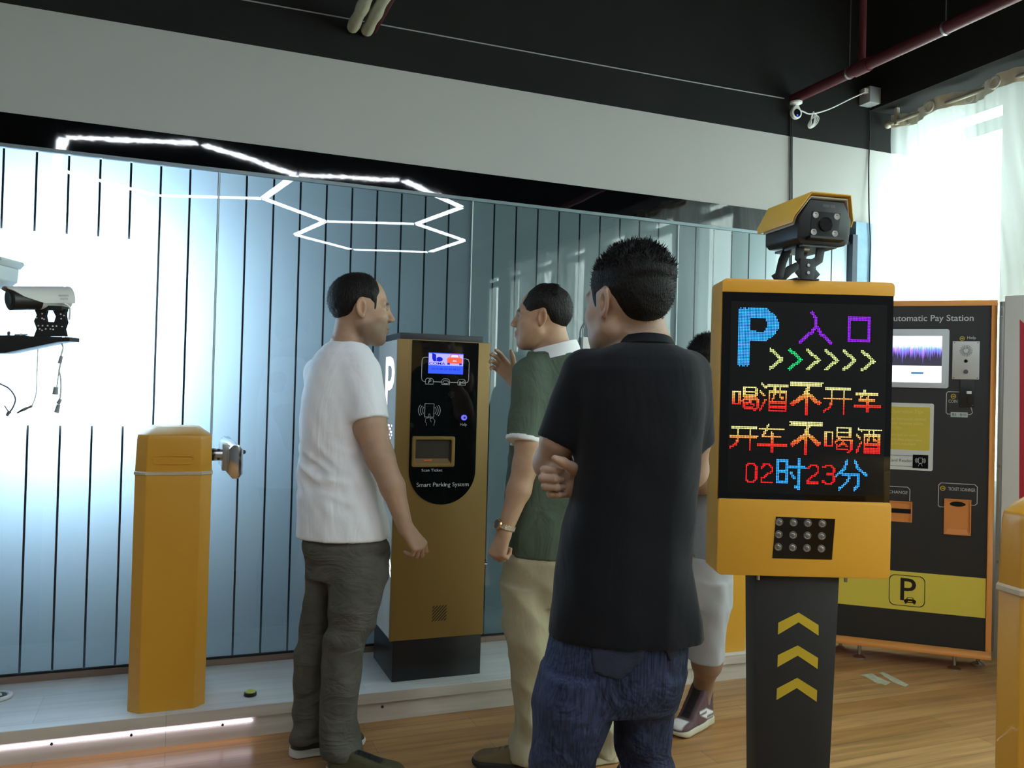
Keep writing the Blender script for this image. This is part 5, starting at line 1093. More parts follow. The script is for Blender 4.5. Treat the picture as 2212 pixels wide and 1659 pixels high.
class Person:
    def __init__(s, label, x0, D0, skin, py0=1400):
        s.D0 = D0; w = onD(x0, py0, D0); s.O = np.array([w[0], w[1], 0.0]); s.skin = np.array(skin); s.label = label
        s.e1, s.e2 = _r0, _f0; s.hands = []; s.head = None
    def L(s, x, y, dv=0.0):
        w = onD(x, y, s.D0+dv)-s.O; return np.array([w@s.e1, w@s.e2, w[2]])
    def sec(s, y, xl, xr, b, dv=0.0):
        a = s.L(xl, y, dv); c = s.L(xr, y, dv); return ((a[2]+c[2])/2, (a[0]+c[0])/2, (a[1]+c[1])/2, (c[0]-a[0])/2, b)
    def secs(s, rows): return [s.sec(*r) for r in rows]
    def px(s, n): return n*s.D0/FPX
    # head frame: f = facing angle in the local plan (0 = towards picture right, 90 = away from the viewer)
    def set_head(s, x, y, dv, ang, scale, pitch=0.0, roll=0.0):
        a = math.radians(ang); f = np.array([math.cos(a), math.sin(a), 0]); l = np.array([-math.sin(a), math.cos(a), 0]); u = np.array([0, 0, 1.0])
        p = math.radians(pitch); f, u = f*math.cos(p)+u*math.sin(p), u*math.cos(p)-f*math.sin(p)
        q = math.radians(roll); l, u = l*math.cos(q)+u*math.sin(q), u*math.cos(q)-l*math.sin(q)
        s.head = (s.L(x, y, dv), np.array([f, l, u]), scale)
    def hl(s, x, y, z):
        o, R_, sc = s.head; x, y, z = x-o[0], y-o[1], z-o[2]
        return [(x*R_[i][0]+y*R_[i][1]+z*R_[i][2])/sc for i in range(3)]
    def hw(s, p): o, R_, sc = s.head; return o + sc*(R_[0]*p[0]+R_[1]*p[1]+R_[2]*p[2])
    def hand(s, V, W, f, n, side, curl=(55, 60, 40), spread=0.0, thumb=(0.5, 0.75, -0.25), hs=1.0, tcurl=0.3, curls=None):
        """W wrist, f towards the fingers, n out of the back of the hand, side = thumb side"""
        f = np.array(f, float); f /= np.linalg.norm(f); n = np.array(n, float); n -= f*(n@f); n /= np.linalg.norm(n)
        q = np.array(side, float); sd = np.cross(n, f); sd /= np.linalg.norm(sd)
        if sd@q < 0: sd = -sd
        W = np.array(W, float); H = Vol(*V.ax) if False else None
        K = []
        for i, o in enumerate((0.027, 0.009, -0.009, -0.026)):
            k = W + f*(0.088, 0.091, 0.086, 0.078)[i]*hs + sd*o*hs; K.append(k)
            V.cone(W+sd*o*0.55*hs+f*0.012*hs, k, 0.0150*hs, 0.0115*hs, 0.014)
        V.cone(W+f*0.03*hs-n*0.004*hs+sd*0.012*hs, W+f*0.06*hs-n*0.004*hs-sd*0.012*hs, 0.017*hs, 0.015*hs, 0.014)
        for i in range(4):
            L_ = np.array([(0.040, 0.025, 0.021), (0.045, 0.028, 0.022), (0.041, 0.026, 0.021), (0.032, 0.020, 0.018)][i])*hs
            p = K[i]; a = 0.0; d = f + sd*spread*(1.5-i); c = (curls[i] if curls else curl); r = np.array([0.0098, 0.0090, 0.0082, 0.0070])*hs*(0.9 if i == 3 else 1)
            d /= np.linalg.norm(d)
            for j in range(3):
                a += math.radians(c[j]); dd = d*math.cos(a) - n*math.sin(a); p2 = p+dd*L_[j]; V.cone(p, p2, r[j], r[j+1], 0.0035); p = p2
        p = W + f*0.022*hs + sd*0.020*hs - n*0.006*hs; d = f*thumb[0]+sd*thumb[1]+n*thumb[2]; d /= np.linalg.norm(d)
        for j, l in enumerate((0.044, 0.034, 0.027)):
            p2 = p+d*l*hs; V.cone(p, p2, (0.0150, 0.0115, 0.0102)[j]*hs, (0.0118, 0.0104, 0.0080)[j]*hs, 0.006); p = p2; d = d+f*tcurl-sd*tcurl*0.4; d /= np.linalg.norm(d)
        s.hands.append(W+f*0.08*hs)
    def body(s, torso, arms, legs, neck, hands, jaw=1.0, fine=None, colour=None):
        """one continuous skin surface"""
        ho = s.head[0]; pts = [np.array(p) for a in arms for p in a[0]]
        lo = np.min([ho-0.2] + [np.array([t[1]-t[3], t[2]-t[4], t[0]]) for t in torso] + [p-0.13 for p in pts] + [np.array(p)-0.16 for l in legs for p in l[0]], 0)
        hi = np.max([ho+0.2] + [np.array([t[1]+t[3], t[2]+t[4], t[0]]) for t in torso] + [p+0.13 for p in pts] + [np.array(p)+0.16 for l in legs for p in l[0]], 0)
        for W, f, *r in hands: lo = np.minimum(lo, np.array(W)-0.2); hi = np.maximum(hi, np.array(W)+0.2)
        hm = 0.0027; R = 0.15*s.head[2]
        fx = [[(ho[i]-R, ho[i]+R, hm)] + [(h[0][i]-0.11+0.07*np.array(h[1])[i]/np.linalg.norm(h[1]), h[0][i]+0.11+0.07*np.array(h[1])[i]/np.linalg.norm(h[1]), 0.0034) for h in hands] for i in range(3)]
        V = Vol(*[axis(lo[i], hi[i], 0.009, fx[i]) for i in range(3)])
        V.stack(torso, k=0.03)
        for p, r in legs: V.chain(p, r, 0.03)
        for p, r in arms: V.chain(p, r, 0.02)
        V.cone(neck[0], neck[1], neck[2], neck[3], 0.03)
        sc = s.head[2]
        V.add(lambda x, y, z: face(*s.hl(x, y, z), jaw)*sc, ho-0.16*sc, ho+0.16*sc, 0.018)
        V.add(lambda x, y, z: ears(*s.hl(x, y, z))*sc, ho-0.13*sc, ho+0.13*sc, 0.006)
        for h in hands: s.hand(V, *h[:4], **(h[4] if len(h) > 4 else {}))
        def colf(P):
            C_ = np.tile(s.skin, (len(P), 1)).astype('f'); h = s.hl(P[:, 0], P[:, 1], P[:, 2]); x, y, z = h; ay = np.abs(y)
            inh = (np.abs(x) < 0.14) & (ay < 0.1) & (z > -0.13)
            def blend(m, c, w=1.0):
                m = (np.clip(m, 0, 1)*w*inh)[:, None]; C_[:] = C_*(1-m)+np.array(c)*m
            blend(np.exp(-((z+0.058)/0.009)**2-(y/0.021)**2)*(x > 0.085), s.skin*np.array([0.85, 0.55, 0.55]))          # lips
            blend((np.exp(-((z-0.031-0.004*np.cos(ay*60))/0.0058)**2))*(ay > 0.010)*(ay < 0.050)*(x > 0.055), (0.02, 0.015, 0.012), 0.95)   # brows
            blend(np.exp(-((z-0.0125)/0.0020)**2-((ay-0.031)/0.014)**2)*(x > 0.07), (0.03, 0.02, 0.02), 0.8)               # eye line
            blend(np.exp(-((x+0.01)**2/0.02**2+(z)**2/0.03**2))*(ay > 0.07), s.skin*np.array([1.05, 0.82, 0.75]), 0.6)
            if colour: colour(blend, x, y, z, ay)
            return C_
        bm_ = M('skin', (0, 0, 0), 0.5, attr=True, bump=0.06, bscale=260, var=0.08, vscale=30, spec=0.35)
        o = V.mesh('person', bm_, None, colf); o.location = tuple(s.O); o.rotation_euler = (0, 0, -YAW)
        tag(o, s.label, 'person'); s.ob = o
        for sg in (1, -1):
            c = s.hw((0.0735, 0.031*sg, 0.0085)); e = MB(); e.ball(tuple(c), 0.0116*sc, 14); e.build('eye', M('eye_white', (0.7, 0.68, 0.64), 0.2), o, True)
            c2 = s.hw((0.0815, 0.031*sg, 0.0085)); MB().ball(tuple(c2), 0.0052*sc, 10).build('iris', M('iris_dark', (0.015, 0.01, 0.008), 0.1), e_last(o), True)
        return o
    def hair(s, poly, top=0.012, side=0.006, tuft=0.0, seed=1, h=0.0035, mat=None, fade=0.3):
        ho, R_, sc = s.head; R = 0.17*sc; s.poly = poly
        V = Vol(*[np.arange(ho[i]-R, ho[i]+R, h) for i in range(3)])
        def fn(x, y, z):
            a, b, c = s.hl(x, y, z); d0 = skull(a, b, c); m = polydist(a+0*b, c+0*b, poly)
            t = np.where(c > 0.05, side+(top-side)*np.clip((c-0.05)/0.05, 0, 1), side)
            t = np.minimum(t, m*fade-0.001)
            nz = waves((a, b, c), 150, seed, 6)*0.0012
            if tuft: nz = nz + tuft*np.clip((c-0.055)/0.05, 0, 1)*(np.sin(a*70+b*90*np.sin(a*25+1)+2*waves((a, b, c), 60, seed+3))*0.55+waves((a, b, c), 110, seed+5)*0.9)
            return np.maximum(d0-t-nz*np.clip(m/0.02, 0, 1), -(m+0.004))*sc
        V.add(fn, ho-R, ho+R, 0.001)
        return V.mesh('hair', mat or M('black_hair', (0.010, 0.009, 0.008), 0.55, bump=0.6, bscale=190, stretch=(1, 1, 0.35), spec=0.2), s.ob)
def strands(P, ob, n, region, length, sweep, seed, width=0.0011, mat=None, jitter=0.35, lift=0.8):
    # single short hairs growing out of the hair cap, as one part
    me = ob.data; N_ = len(me.vertices); co = np.empty(N_*3, 'f'); me.vertices.foreach_get('co', co); co = co.reshape(-1, 3); no = np.empty(N_*3, 'f'); me.vertices.foreach_get('normal', no); no = no.reshape(-1, 3)
    h = P.hl(co[:, 0], co[:, 1], co[:, 2]); idx = np.flatnonzero(region(*h)); r = np.random.RandomState(seed); o, R_, sc = P.head
    if P.poly: idx = idx[polydist(h[0][idx], h[2][idx], P.poly) > 0.012]
    V, F = [], []; idx = r.choice(idx, min(n, len(idx)*3)); sw = R_[0]*sweep[0]+R_[1]*sweep[1]+R_[2]*sweep[2]
    for i in idx:
        p = co[i]-no[i]*0.002+r.normal(size=3)*0.0012; d = no[i]*lift+sw+r.normal(size=3)*jitter; d /= np.linalg.norm(d); L_ = length*(0.6+0.7*r.rand()); s_ = np.cross(d, r.normal(size=3)); s_ /= np.linalg.norm(s_)+1e-9
        b = d+sw*0.5; b /= np.linalg.norm(b); i0 = len(V)
        for k, (f, w) in enumerate(((0, 1), (0.5, 0.8))):
            c = p+d*L_*f; V += [c-s_*width*w, c+s_*width*w]
        V.append(p+d*L_*0.5+b*L_*0.5); F += [(i0, i0+1, i0+3, i0+2), (i0+2, i0+3, i0+4)]
    m2 = bpy.data.meshes.new('hair_strands'); m2.from_pydata([tuple(v) for v in V], [], F); m2.materials.append(mat or ob.data.materials[0]); q = bpy.data.objects.new('hair_strands', m2); COL.objects.link(q); q.parent = ob
    q['kind'] = 'stuff'; return q
def e_last(o): return [c for c in o.children if c.name.startswith('eye')][-1]
def crease(p, f, seed, n=3):
    w = waves(p, f, seed, n); v = waves(p, f*1.7, seed+50, n); return 0.62*(1-2.2*np.abs(w)) + 0.5*v
def plane_cut(D, x, y, z, p, n): return np.maximum(D, (x-p[0])*n[0]+(y-p[1])*n[1]+(z-p[2])*n[2])
def rib(P, V0, R1, R2, tilt, mat, name='neck_rib', rot=0.0, hgt=.013, th=.004):
    mb = MB(); n = 40; rs = []
    for i in range(n):
        q = 2*PI*i/n; dz = tilt*math.cos(q-rot); rs.append([(V0[0]+(R1+o)*math.cos(q), V0[1]+(R2+o)*math.sin(q), V0[2]+dz+zz) for o, zz in ((0, .006), (th, .006), (.014, .006-hgt*1.4), (.008, .006-hgt*1.5))])
    return mb.rings(rs+[rs[0]], cap=False).build(name, mat, P.ob, True)
def garment(P, name, mat, build, cuts, hollow, folds, h=0.0062, th=0.013, extra=None):
    """build(V) fills the volume; cuts = planes (point, normal) cut away on the normal side; hollow = (point, radius) openings"""
    lo, hi = extra; V = Vol(*[np.arange(lo[i], hi[i], h) for i in range(3)]); build(V)
    x, y, z = V.grid((slice(None),)*3)
    if folds is not None: V.D = (V.D - folds(x, y, z)).astype('f')
    D0 = V.D.copy()
    for p, r in hollow:
        m = ((x-p[0])**2+(y-p[1])**2+((z-p[2])*(6 if r > .15 else 1))**2) < r*r
        V.D = np.where(m, np.maximum(V.D, -(D0+th)), V.D).astype('f')
    for c in cuts:
        p, n = c[0], np.array(c[1], float)/np.linalg.norm(c[1]); d = (x-p[0])*n[0]+(y-p[1])*n[1]+(z-p[2])*n[2]
        if len(c) > 2: d = np.where(((x-p[0])**2+(y-p[1])**2+(z-p[2])**2) < c[2]**2, d, -1)
        V.D = np.maximum(V.D, d).astype('f')
    o = V.mesh(name, mat, P.ob); P.last = V; return o
def shoe(P, heel, ang, length, upper, sole, lace=None, hgt=0.075, high=0.0, toe=None, panel=None):
    """heel = local floor point under the heel; ang = direction of the toe in plan"""
    a = math.radians(ang); f = np.array([math.cos(a), math.sin(a), 0]); l = np.array([-math.sin(a), math.cos(a), 0]); c = np.array([heel[0], heel[1], 0])
    loc = lambda x, y, z: ((x-c[0])*f[0]+(y-c[1])*f[1], (x-c[0])*l[0]+(y-c[1])*l[1], z+0*x)
    q = c+f*length*0.5; lo = q-np.array([length*0.75, length*0.75, 0.01]); hi = q+np.array([length*0.75, length*0.75, 0.16+high])
    def outline(u): return 0.030+0.020*np.sin(np.clip(u/length, 0, 1)*2.6+0.35)**1.0
    ax = [np.arange(lo[0], hi[0], 0.005), np.arange(lo[1], hi[1], 0.005), np.arange(-0.012, hi[2], 0.0045)]
    def foot(x, y, z, g=0.0):
        u, v, w = loc(x, y, z); k = smin(c_(u, v, 0*u, (0.04, 0, 0), (length*0.5, 0, 0), 0.040+g, 0.040+g), c_(u, v, 0*u, (length*0.4, 0, 0), (length-0.048, 0.004, 0), 0.042+g, 0.046+g), 0.02); return k, u, v, w
    V = Vol(*ax)
    def fs(x, y, z):
        k, u, v, w = foot(x, y, z, 0.003); return smax(k, np.maximum(w-0.028-0.008*np.clip(1-u/length, 0, 1), 0.002-w+0.012*np.clip((u-length*0.8)/(length*0.2), 0, 1)**2), 0.006)
    V.add(fs, lo, hi, 0.001)
    so = V.mesh('sole', sole, None)
    V = Vol(*ax)
    def fu(x, y, z):
        k, u, v, w = foot(x, y, z, -0.001); t = np.clip(u/length, 0, 1)
        top = np.interp(t.ravel(), [0, 0.3, 0.42, 0.7, 0.9, 1.0], [hgt+0.015+high, hgt+0.02+high, hgt+0.012+high*0.55, 0.062, 0.050, 0.040]).reshape(t.shape)
        wd = 1+1.1*np.clip((w-0.03)/0.08, 0, 1)*np.clip((t-0.15), 0, 0.5)
        return smax(k+(0.012 if high == 0 else 0.004)*np.clip((w-0.03)/0.06, 0, 1)*wd, np.maximum(w-top, 0.02-w), 0.018)
    V.add(fu, lo, hi, 0.001)
    def cf(Pp):
        u = (Pp[:, 0]-c[0])*f[0]+(Pp[:, 1]-c[1])*f[1]; v = (Pp[:, 0]-c[0])*l[0]+(Pp[:, 1]-c[1])*l[1]; w = Pp[:, 2]; C_ = np.tile(np.array(upper), (len(Pp), 1)).astype('f')
        def soft(m, c):
            m = np.clip(m/0.006+0.5, 0, 1)[:, None]; C_[:] = C_*(1-m)+np.array(c)*m
        if lace is not None: soft(np.minimum(np.minimum(u-length*.36, length*.70-u), np.minimum(.020-np.abs(v), w-.05)), lace)
        if toe is not None: soft(np.minimum(np.minimum(u-length*.76, w-.036), .032-np.abs(v)), toe)
        if panel is not None:
            zz = (w-0.04)/0.045; m = np.minimum(np.abs(v)-.022, np.minimum(u-length*.10, length*.52-u)); m = np.minimum(m, (0.16-np.abs((u/length-0.3)-0.35*(zz-0.5)))*.25); m = np.minimum(m, np.minimum(zz, 1-zz)*.045); m = np.minimum(m, (np.abs(zz-0.42-0.25*np.sign(u-length*0.3))-.10)*.045); soft(m, panel)
        return C_
    up = V.mesh('shoe', M('shoe_upper', (0, 0, 0), 0.75, attr=True, bump=0.15, bscale=160), P.ob, cf, 1)
    so.parent = up
    if lace is not None:
        mb = MB()
        for i in range(4):
            t = 0.42+0.07*i; zz = np.interp(t, [0.42, 0.7, 0.9], [hgt+0.012+high*0.5, 0.062, 0.05])+0.001; p = c+f*length*t
            mb.tube([p-l*0.02+np.array([0, 0, zz-0.004]), p+np.array([0, 0, zz+0.003]), p+l*0.02+np.array([0, 0, zz-0.004])], 0.0025, 6)
        mb.build('laces', M('lace_%d' % int(lace[0]*1000), tuple(lace), 0.8), up, True)
    return up
def bbox(secs, pad=0.03, more=()):
    lo = [min(t[1]-t[3] for t in secs)-pad, min(t[2]-t[4] for t in secs)-pad, min(t[0] for t in secs)-pad]; hi = [max(t[1]+t[3] for t in secs)+pad, max(t[2]+t[4] for t in secs)+pad, max(t[0] for t in secs)+pad]
    for p, r in more:
        for i in range(3): lo[i] = min(lo[i], p[i]-r-pad); hi[i] = max(hi[i], p[i]+r+pad)
    return lo, hi
def shrink(secs, f, lo=-9, hi=9): return [(z, x, y, a*f, b*f) for z, x, y, a, b in secs if lo <= z <= hi]

def F_(P, px, py):
    w = onZ(px, py, 0.0)-P.O; return np.array([w@P.e1, w@P.e2, 0.0])
def shoe_px(P, heel, tip, length, *a, **k):
    h, t = F_(P, *heel), F_(P, *tip); return shoe(P, h, math.degrees(math.atan2(t[1]-h[1], t[0]-h[0])), length, *a, **k)
SOLE_W = M('sole_white', S(200, 200, 196), 0.6); SOLE_C = M('sole_cream', S(196, 186, 160), 0.65); SOLE_D = M('sole_dark', S(40, 38, 36), 0.7)
# ---- person in the white t-shirt
A = Person('person in white t-shirt and grey trousers facing the bronze kiosk', 735, 3.22, (0.45, 0.285, 0.19))
A.set_head(779, 671, 0.0, 18, 1.10, -3)
ts = A.secs([(738, 716, 786, .072), (748, 700, 797, .085), (762, 686, 806, .105), (785, 673, 815, .12), (820, 662, 820, .132), (860, 654, 815, .14), (900, 650, 803, .142), (960, 650, 797, .14), (1020, 648, 808, .14), (1080, 645, 826, .148), (1130, 644, 838, .152), (1185, 645, 842, .152)])
armR = ([A.L(786, 812, -.06), A.L(799, 920, -.10), A.L(821, 988, -.11), A.L(848, 1052, -.115), A.L(875, 1138, -.12)], [.054, .060, .051, .044, .029])
armL = ([A.L(690, 815, .10), A.L(700, 920, .17), A.L(725, 1000, .2), A.L(780, 1060, .22)], [.055, .05, .045, .035])
hp = A.secs([(1110, 668, 818, .115), (1145, 664, 826, .125), (1172, 659, 838, .14), (1200, 662, 839, .14), (1245, 664, 836, .13)])
lgL = A.secs([(1215, 662, 755, .10, .02), (1270, 664, 724, .095, .03), (1320, 656, 718, .09, .04), (1370, 645, 714, .085, .04), (1410, 640, 708, .08, .04), (1460, 636, 702, .075, .04), (1530, 634, 699, .072, .04), (1560, 636, 699, .075, .04), (1592, 631, 698, .078, .04)])
lgR = A.secs([(1200, 700, 839, .11, -.03), (1250, 713, 835, .11, -.05), (1310, 712, 818, .105, -.07), (1350, 709, 808, .1, -.07), (1380, 703, 791, .094, -.07), (1420, 699, 781, .088, -.07), (1470, 694, 778, .082, -.08), (1520, 693, 772, .08, -.08), (1560, 694, 770, .08, -.08), (1592, 695, 776, .085, -.08), (1624, 697, 781, .088, -.08)])
def cA(bl, x, y, z, ay):
    bl(np.clip((-0.018-z-0.35*np.maximum(0.055-x, 0))/0.02, 0, 1)*np.clip((x+0.02)/0.02, 0, 1)*(z > -0.125), (0.10, 0.075, 0.055), 0.55)
legsA = [([A.L(700, 1190, .02), A.L(685, 1370, .04), A.L(668, 1590, .04)], [.07, .05, .035]), ([A.L(770, 1190, -.05), A.L(756, 1380, -.07), A.L(735, 1610, -.08)], [.07, .05, .035])]
hA = (A.L(876, 1140, -.12), (0.62, 0.05, -0.78), (0.62, -0.62, 0.42), (0.3, 0.8, 0.2), dict(curls=[(38, 45, 25), (48, 50, 30), (56, 52, 30), (60, 55, 30)], spread=0.06, hs=1.0, thumb=(0.75, 0.5, -0.45)))
_zh = A.L(1340, 1150)[2]; A.body(shrink(ts, .82, _zh)+shrink(hp, .8, -9, _zh-.001), [armR, armL], legsA, (A.L(746, 768, .0), A.L(759, 690, .0), .064, .056), [hA], 1.0, colour=cA)
A.hair([(.042, .2), (.042, .118), (.050, .095), (.056, .066), (.046, .045), (.047, .022), (.046, -.012), (.033, -.013), (.032, .022), (.018, .034), (-.006, .036), (-.026, .012), (-.034, -.014), (-.062, -.048), (-.090, -.060), (-.22, -.06), (-.22, .2)], top=0.006, side=0.007, seed=3)
hc = [c for c in A.ob.children if c.name.startswith('hair')][0]
strands(A, hc, 3500, lambda x, y, z: z > -.06, .006, (-.2, 0, -.1), 6, .0005, None, .35, .7)
slR = lambda V: V.sleeve(A.L(780, 808, -.05), A.L(797, 911, -.10), .080, .074, .03)
def bA(V):
    V.stack(ts, 2.4, .03); slR(V); V.sleeve(A.L(692, 808, .07), A.L(700, 900, .16), .068, .062, .03)
lo, hi = bbox(ts, .05, [(A.L(797, 912, -.1), .1), (A.L(692, 808, .07), .08), (A.L(700, 900, .16), .07)])
zA0, zA1 = A.L(740, 1160)[2], A.L(740, 780)[2]
def fA(x, y, z):
    t = np.clip((zA1-z)/(zA1-zA0), 0, 1)
    return .008*crease((x, y, z*.12), 19, 4)*(t*.8+.05) + .010*crease((x*.5, y*.5, z+.4*x), 34, 8)*np.exp(-((t-.62)/.16)**2) + .003*waves((x+.5*z, y, .4*z), 40, 12) - .001
TEE = M('white_cotton', S(240, 242, 246), 0.85, spec=0.15, bump=0.08, bscale=220, wr=0.22, wscale=8, wst=(1, 1, .3))
ax_ = A.L(798, 930, -.10)-A.L(776, 806, -.05)
garment(A, 'shirt', TEE, bA, [((0, 0, zA0), (0, 0, -1))], [(A.L(797, 911, -.1), .075), (np.array([A.L(740, 1160)[0], 0, zA0]), .25)], fA, extra=(lo, hi))
rib(A, A.L(751, 748), .062, .066, -.012, TEE, rot=math.radians(30), hgt=.010)
def bA2(V): V.stack(hp, 2.3, .03); V.stack(lgL, 2.1, .012); V.stack(lgR, 2.1, .012)
lo, hi = bbox(hp+lgL+lgR, .03)
def fA2(x, y, z):
    kn = np.exp(-((z-.47)/.12)**2) + np.exp(-((z-.10)/.09)**2)*1.2 + np.exp(-((z-.82)/.10)**2)*.7 + .35
    return .009*crease((x*.6+.35*z, y*.6, z), 34, 21)*kn + .003*waves((x, y, z*.4), 60, 22)
TRA = M('olive_grey_denim', S(90, 89, 82), 0.85, spec=0.15, bump=0.12, bscale=300, var=0.22, vscale=9, wr=0.5, wscale=10, wst=(.6, .6, 1.2))
garment(A, 'trousers', TRA, bA2, [], [(A.L(667, 1592, .04), .09), (A.L(738, 1624, -.08), .1)], fA2, extra=(lo, hi), h=.0058)
shoe_px(A, (626, 1636), (776, 1608), .30, S(62, 58, 38), SOLE_W, lace=(0.01, 0.01, 0.01))
shoe_px(A, (706, 1672), (850, 1684), .295, S(74, 70, 44), SOLE_W, lace=(0.01, 0.01, 0.01))
# ---- person in the green polo shirt
B = Person('person in green polo with white collar gesturing with one hand', 1180, 3.22, (0.47, 0.29, 0.185))
B.set_head(1171, 690, 0.0, 188-16, 1.0, 0)
ts = B.secs([(762, 1142, 1260, .095), (775, 1136, 1268, .105), (805, 1127, 1282, .125), (850, 1117, 1290, .14), (900, 1109, 1292, .145), (960, 1101, 1290, .15), (1050, 1094, 1285, .155), (1100, 1090, 1280, .155), (1215, 1099, 1278, .15)])
arm1 = ([B.L(1150, 818, -.09), B.L(1141, 960, -.15), B.L(1136, 1003, -.155), B.L(1121, 1058, -.165), B.L(1091, 1146, -.175)], [.058, .046, .046, .042, .027])
arm2 = ([B.L(1195, 815, .14), B.L(1160, 905, .22), B.L(1140, 866, .24), B.L(1112, 824, .25)], [.055, .047, .04, .028])
hp = B.secs([(1165, 1112, 1264, .12), (1190, 1098, 1272, .135), (1205, 1088, 1277, .145), (1250, 1083, 1279, .145), (1300, 1084, 1280, .13)])
lgL = B.secs([(1260, 1082, 1195, .12, -.02), (1330, 1086, 1197, .12, -.03), (1380, 1093, 1195, .112, -.04), (1450, 1105, 1190, .1, -.04), (1500, 1111, 1185, .092, -.04), (1540, 1111, 1180, .088, -.04), (1590, 1102, 1178, .092, -.04), (1632, 1104, 1180, .097, -.04)])
lgR = B.secs([(1260, 1175, 1280, .12, .02), (1350, 1212, 1300, .11, .02), (1450, 1248, 1322, .1, .0), (1550, 1277, 1336, .085, -.02), (1618, 1283, 1340, .088, -.03)])
legsB = [([B.L(1140, 1240, 0), B.L(1145, 1440, -.04), B.L(1142, 1610, -.04)], [.07, .05, .035]), ([B.L(1225, 1240, .02), B.L(1280, 1450, 0), B.L(1310, 1600, -.03)], [.07, .05, .035])]
h1 = (B.L(1090, 1150, -.175), (-0.30, 0.0, -0.95), (-0.55, -0.75, 0.1), (-0.8, 0.6, 0.0), dict(curls=[(62, 75, 40), (66, 80, 40), (70, 80, 40), (72, 80, 40)], hs=.97, thumb=(0.8, 0.25, -0.55)))
h2 = (B.L(1111, 822, .25), (-0.66, -0.05, 0.75), (0.25, 0.9, 0.1), (0.8, -0.2, 0.6), dict(curls=[(22, 28, 18), (30, 32, 20), (38, 34, 20), (44, 36, 20)], spread=0.10, hs=.97, thumb=(0.72, 0.62, -0.25), tcurl=0.12))
_zh = B.L(1340, 1190)[2]; B.body(shrink(ts, .84, _zh)+shrink(hp, .82, -9, _zh-.001), [arm1, arm2], legsB, (B.L(1200, 775, .01), B.L(1188, 710, .0), .072, .058), [h1, h2], 1.12)
B.hair([(.055, .2), (.055, .116), (.058, .084), (.076, .058), (.058, .028), (.037, .019), (.012, .028), (-.010, .030), (-.030, .004), (-.040, -.022), (-.060, -.042), (-.078, -.076), (-.22, -.085), (-.22, .2)], top=0.013, side=0.007, tuft=0.0012, seed=7)
hc = [c for c in B.ob.children if c.name.startswith('hair')][0]
strands(B, hc, 1500, lambda x, y, z: (z > .074) & (x > -.055), .014, (-.9, 0, -.1), 5, .0008, None, .12, .22)
strands(B, hc, 1500, lambda x, y, z: (z <= .07), .005, (-.3, 0, -.2), 6, .0005, None, .3, .6)
def bB(V):
    V.stack(ts, 2.4, .03); V.sleeve(B.L(1152, 812, -.08), B.L(1131, 953, -.15), .080, .061, .03); V.sleeve(B.L(1205, 808, .1), B.L(1165, 900, .2), .072, .066, .03)
lo, hi = bbox(ts, .05, [(B.L(1131, 955, -.15), .08), (B.L(1152, 812, -.08), .09), (B.L(1205, 808, .1), .08), (B.L(1165, 900, .2), .07)])
zB0, zB1 = B.L(1180, 1197)[2], B.L(1180, 790)[2]
def fB(x, y, z):
    t = np.clip((zB1-z)/(zB1-zB0), 0, 1)
    return .009*crease((x, y, z*.2), 24, 34)*t + .006*crease((x*.6+.6*z, y*.6, z*.8), 34, 38)-.002
GRN = M('green_pique', S(86, 100, 86), 0.85, spec=0.15, bump=0.12, bscale=420, wr=0.4, wscale=9, wst=(1, 1, .6))
ax_ = B.L(1131, 965, -.15)-B.L(1152, 812, -.08)
slB = B.L(1131, 951, -.15)
garment(B, 'shirt', GRN, bB, [((0, 0, zB0), (0, 0, -1))], [(slB, .075), (np.array([B.L(1185, 1190)[0], 0, zB0]), .24)], fB, extra=(lo, hi))
WTR = M('white_rib', S(228, 230, 230), 0.8, spec=0.15)
# white sleeve cuff and collar: bands cut from the same volume
def band(P, name, centre, axis_, half, rad, off=.004):
    V = P.last; x, y, z = V.grid((slice(None),)*3); n = np.array(axis_)/np.linalg.norm(axis_)
    W = Vol(*V.ax); d = (x-centre[0])*n[0]+(y-centre[1])*n[1]+(z-centre[2])*n[2]
    W.D = np.maximum(np.maximum(P.solid-off, -(P.solid+.006)), np.maximum(np.abs(d)-half, np.sqrt((x-centre[0])**2+(y-centre[1])**2+(z-centre[2])**2)-rad)).astype('f')
    return W.mesh(name, WTR, P.ob)
V = Vol(*B.last.ax); bB(V); x, y, z = V.grid((slice(None),)*3); B.solid = (V.D-fB(x, y, z)).astype('f')
band(B, 'sleeve_cuff', slB, ax_, .0125, .10)
def collar(P, pts, name='collar'):
    """pts: outline rows (px, py, dv) of the collar ring bottom and top"""
    mb = MB(); n = 36; cb, ct, rb, rt, tilt = pts
    def ring(c, r, th): return [(c[0]+r[0]*math.cos(2*PI*i/n), c[1]+r[1]*math.sin(2*PI*i/n), c[2]+th*math.cos(2*PI*i/n)) for i in range(n)]
    k = lambda r, q: (r[0]-q, r[1]-q)
    R_ = [ring(ct, k(rt, .006), tilt), ring(ct, rt, tilt), ring((np.array(ct)+cb)/2, ((rt[0]+rb[0])/2+.004, (rt[1]+rb[1])/2+.004), tilt*1.1), ring(cb, rb, tilt*1.25), ring(cb, k(rb, .010), tilt*1.25)]
    return mb.rings(R_+[R_[0]], cap=False).build(name, WTR, P.ob, True)
cb = B.L(1194, 774, .0); ct = B.L(1199, 745, .0)
collar(B, (cb, ct, (.106, .108), (.081, .082), .022))
def bB2(V): V.stack(hp, 2.3, .03); V.stack(lgL, 2.1, .02); V.stack(lgR, 2.1, .02)
lo, hi = bbox(hp+lgL+lgR, .03)
def fB2(x, y, z):
    kn = np.exp(-((z-.45)/.14)**2) + np.exp(-((z-.10)/.10)**2)*1.2 + .5
    return .010*crease((x*.75+.75*z, y*.7, z*.5), 26, 41)*kn + .003*waves((x, y, z*.3), 60, 42)
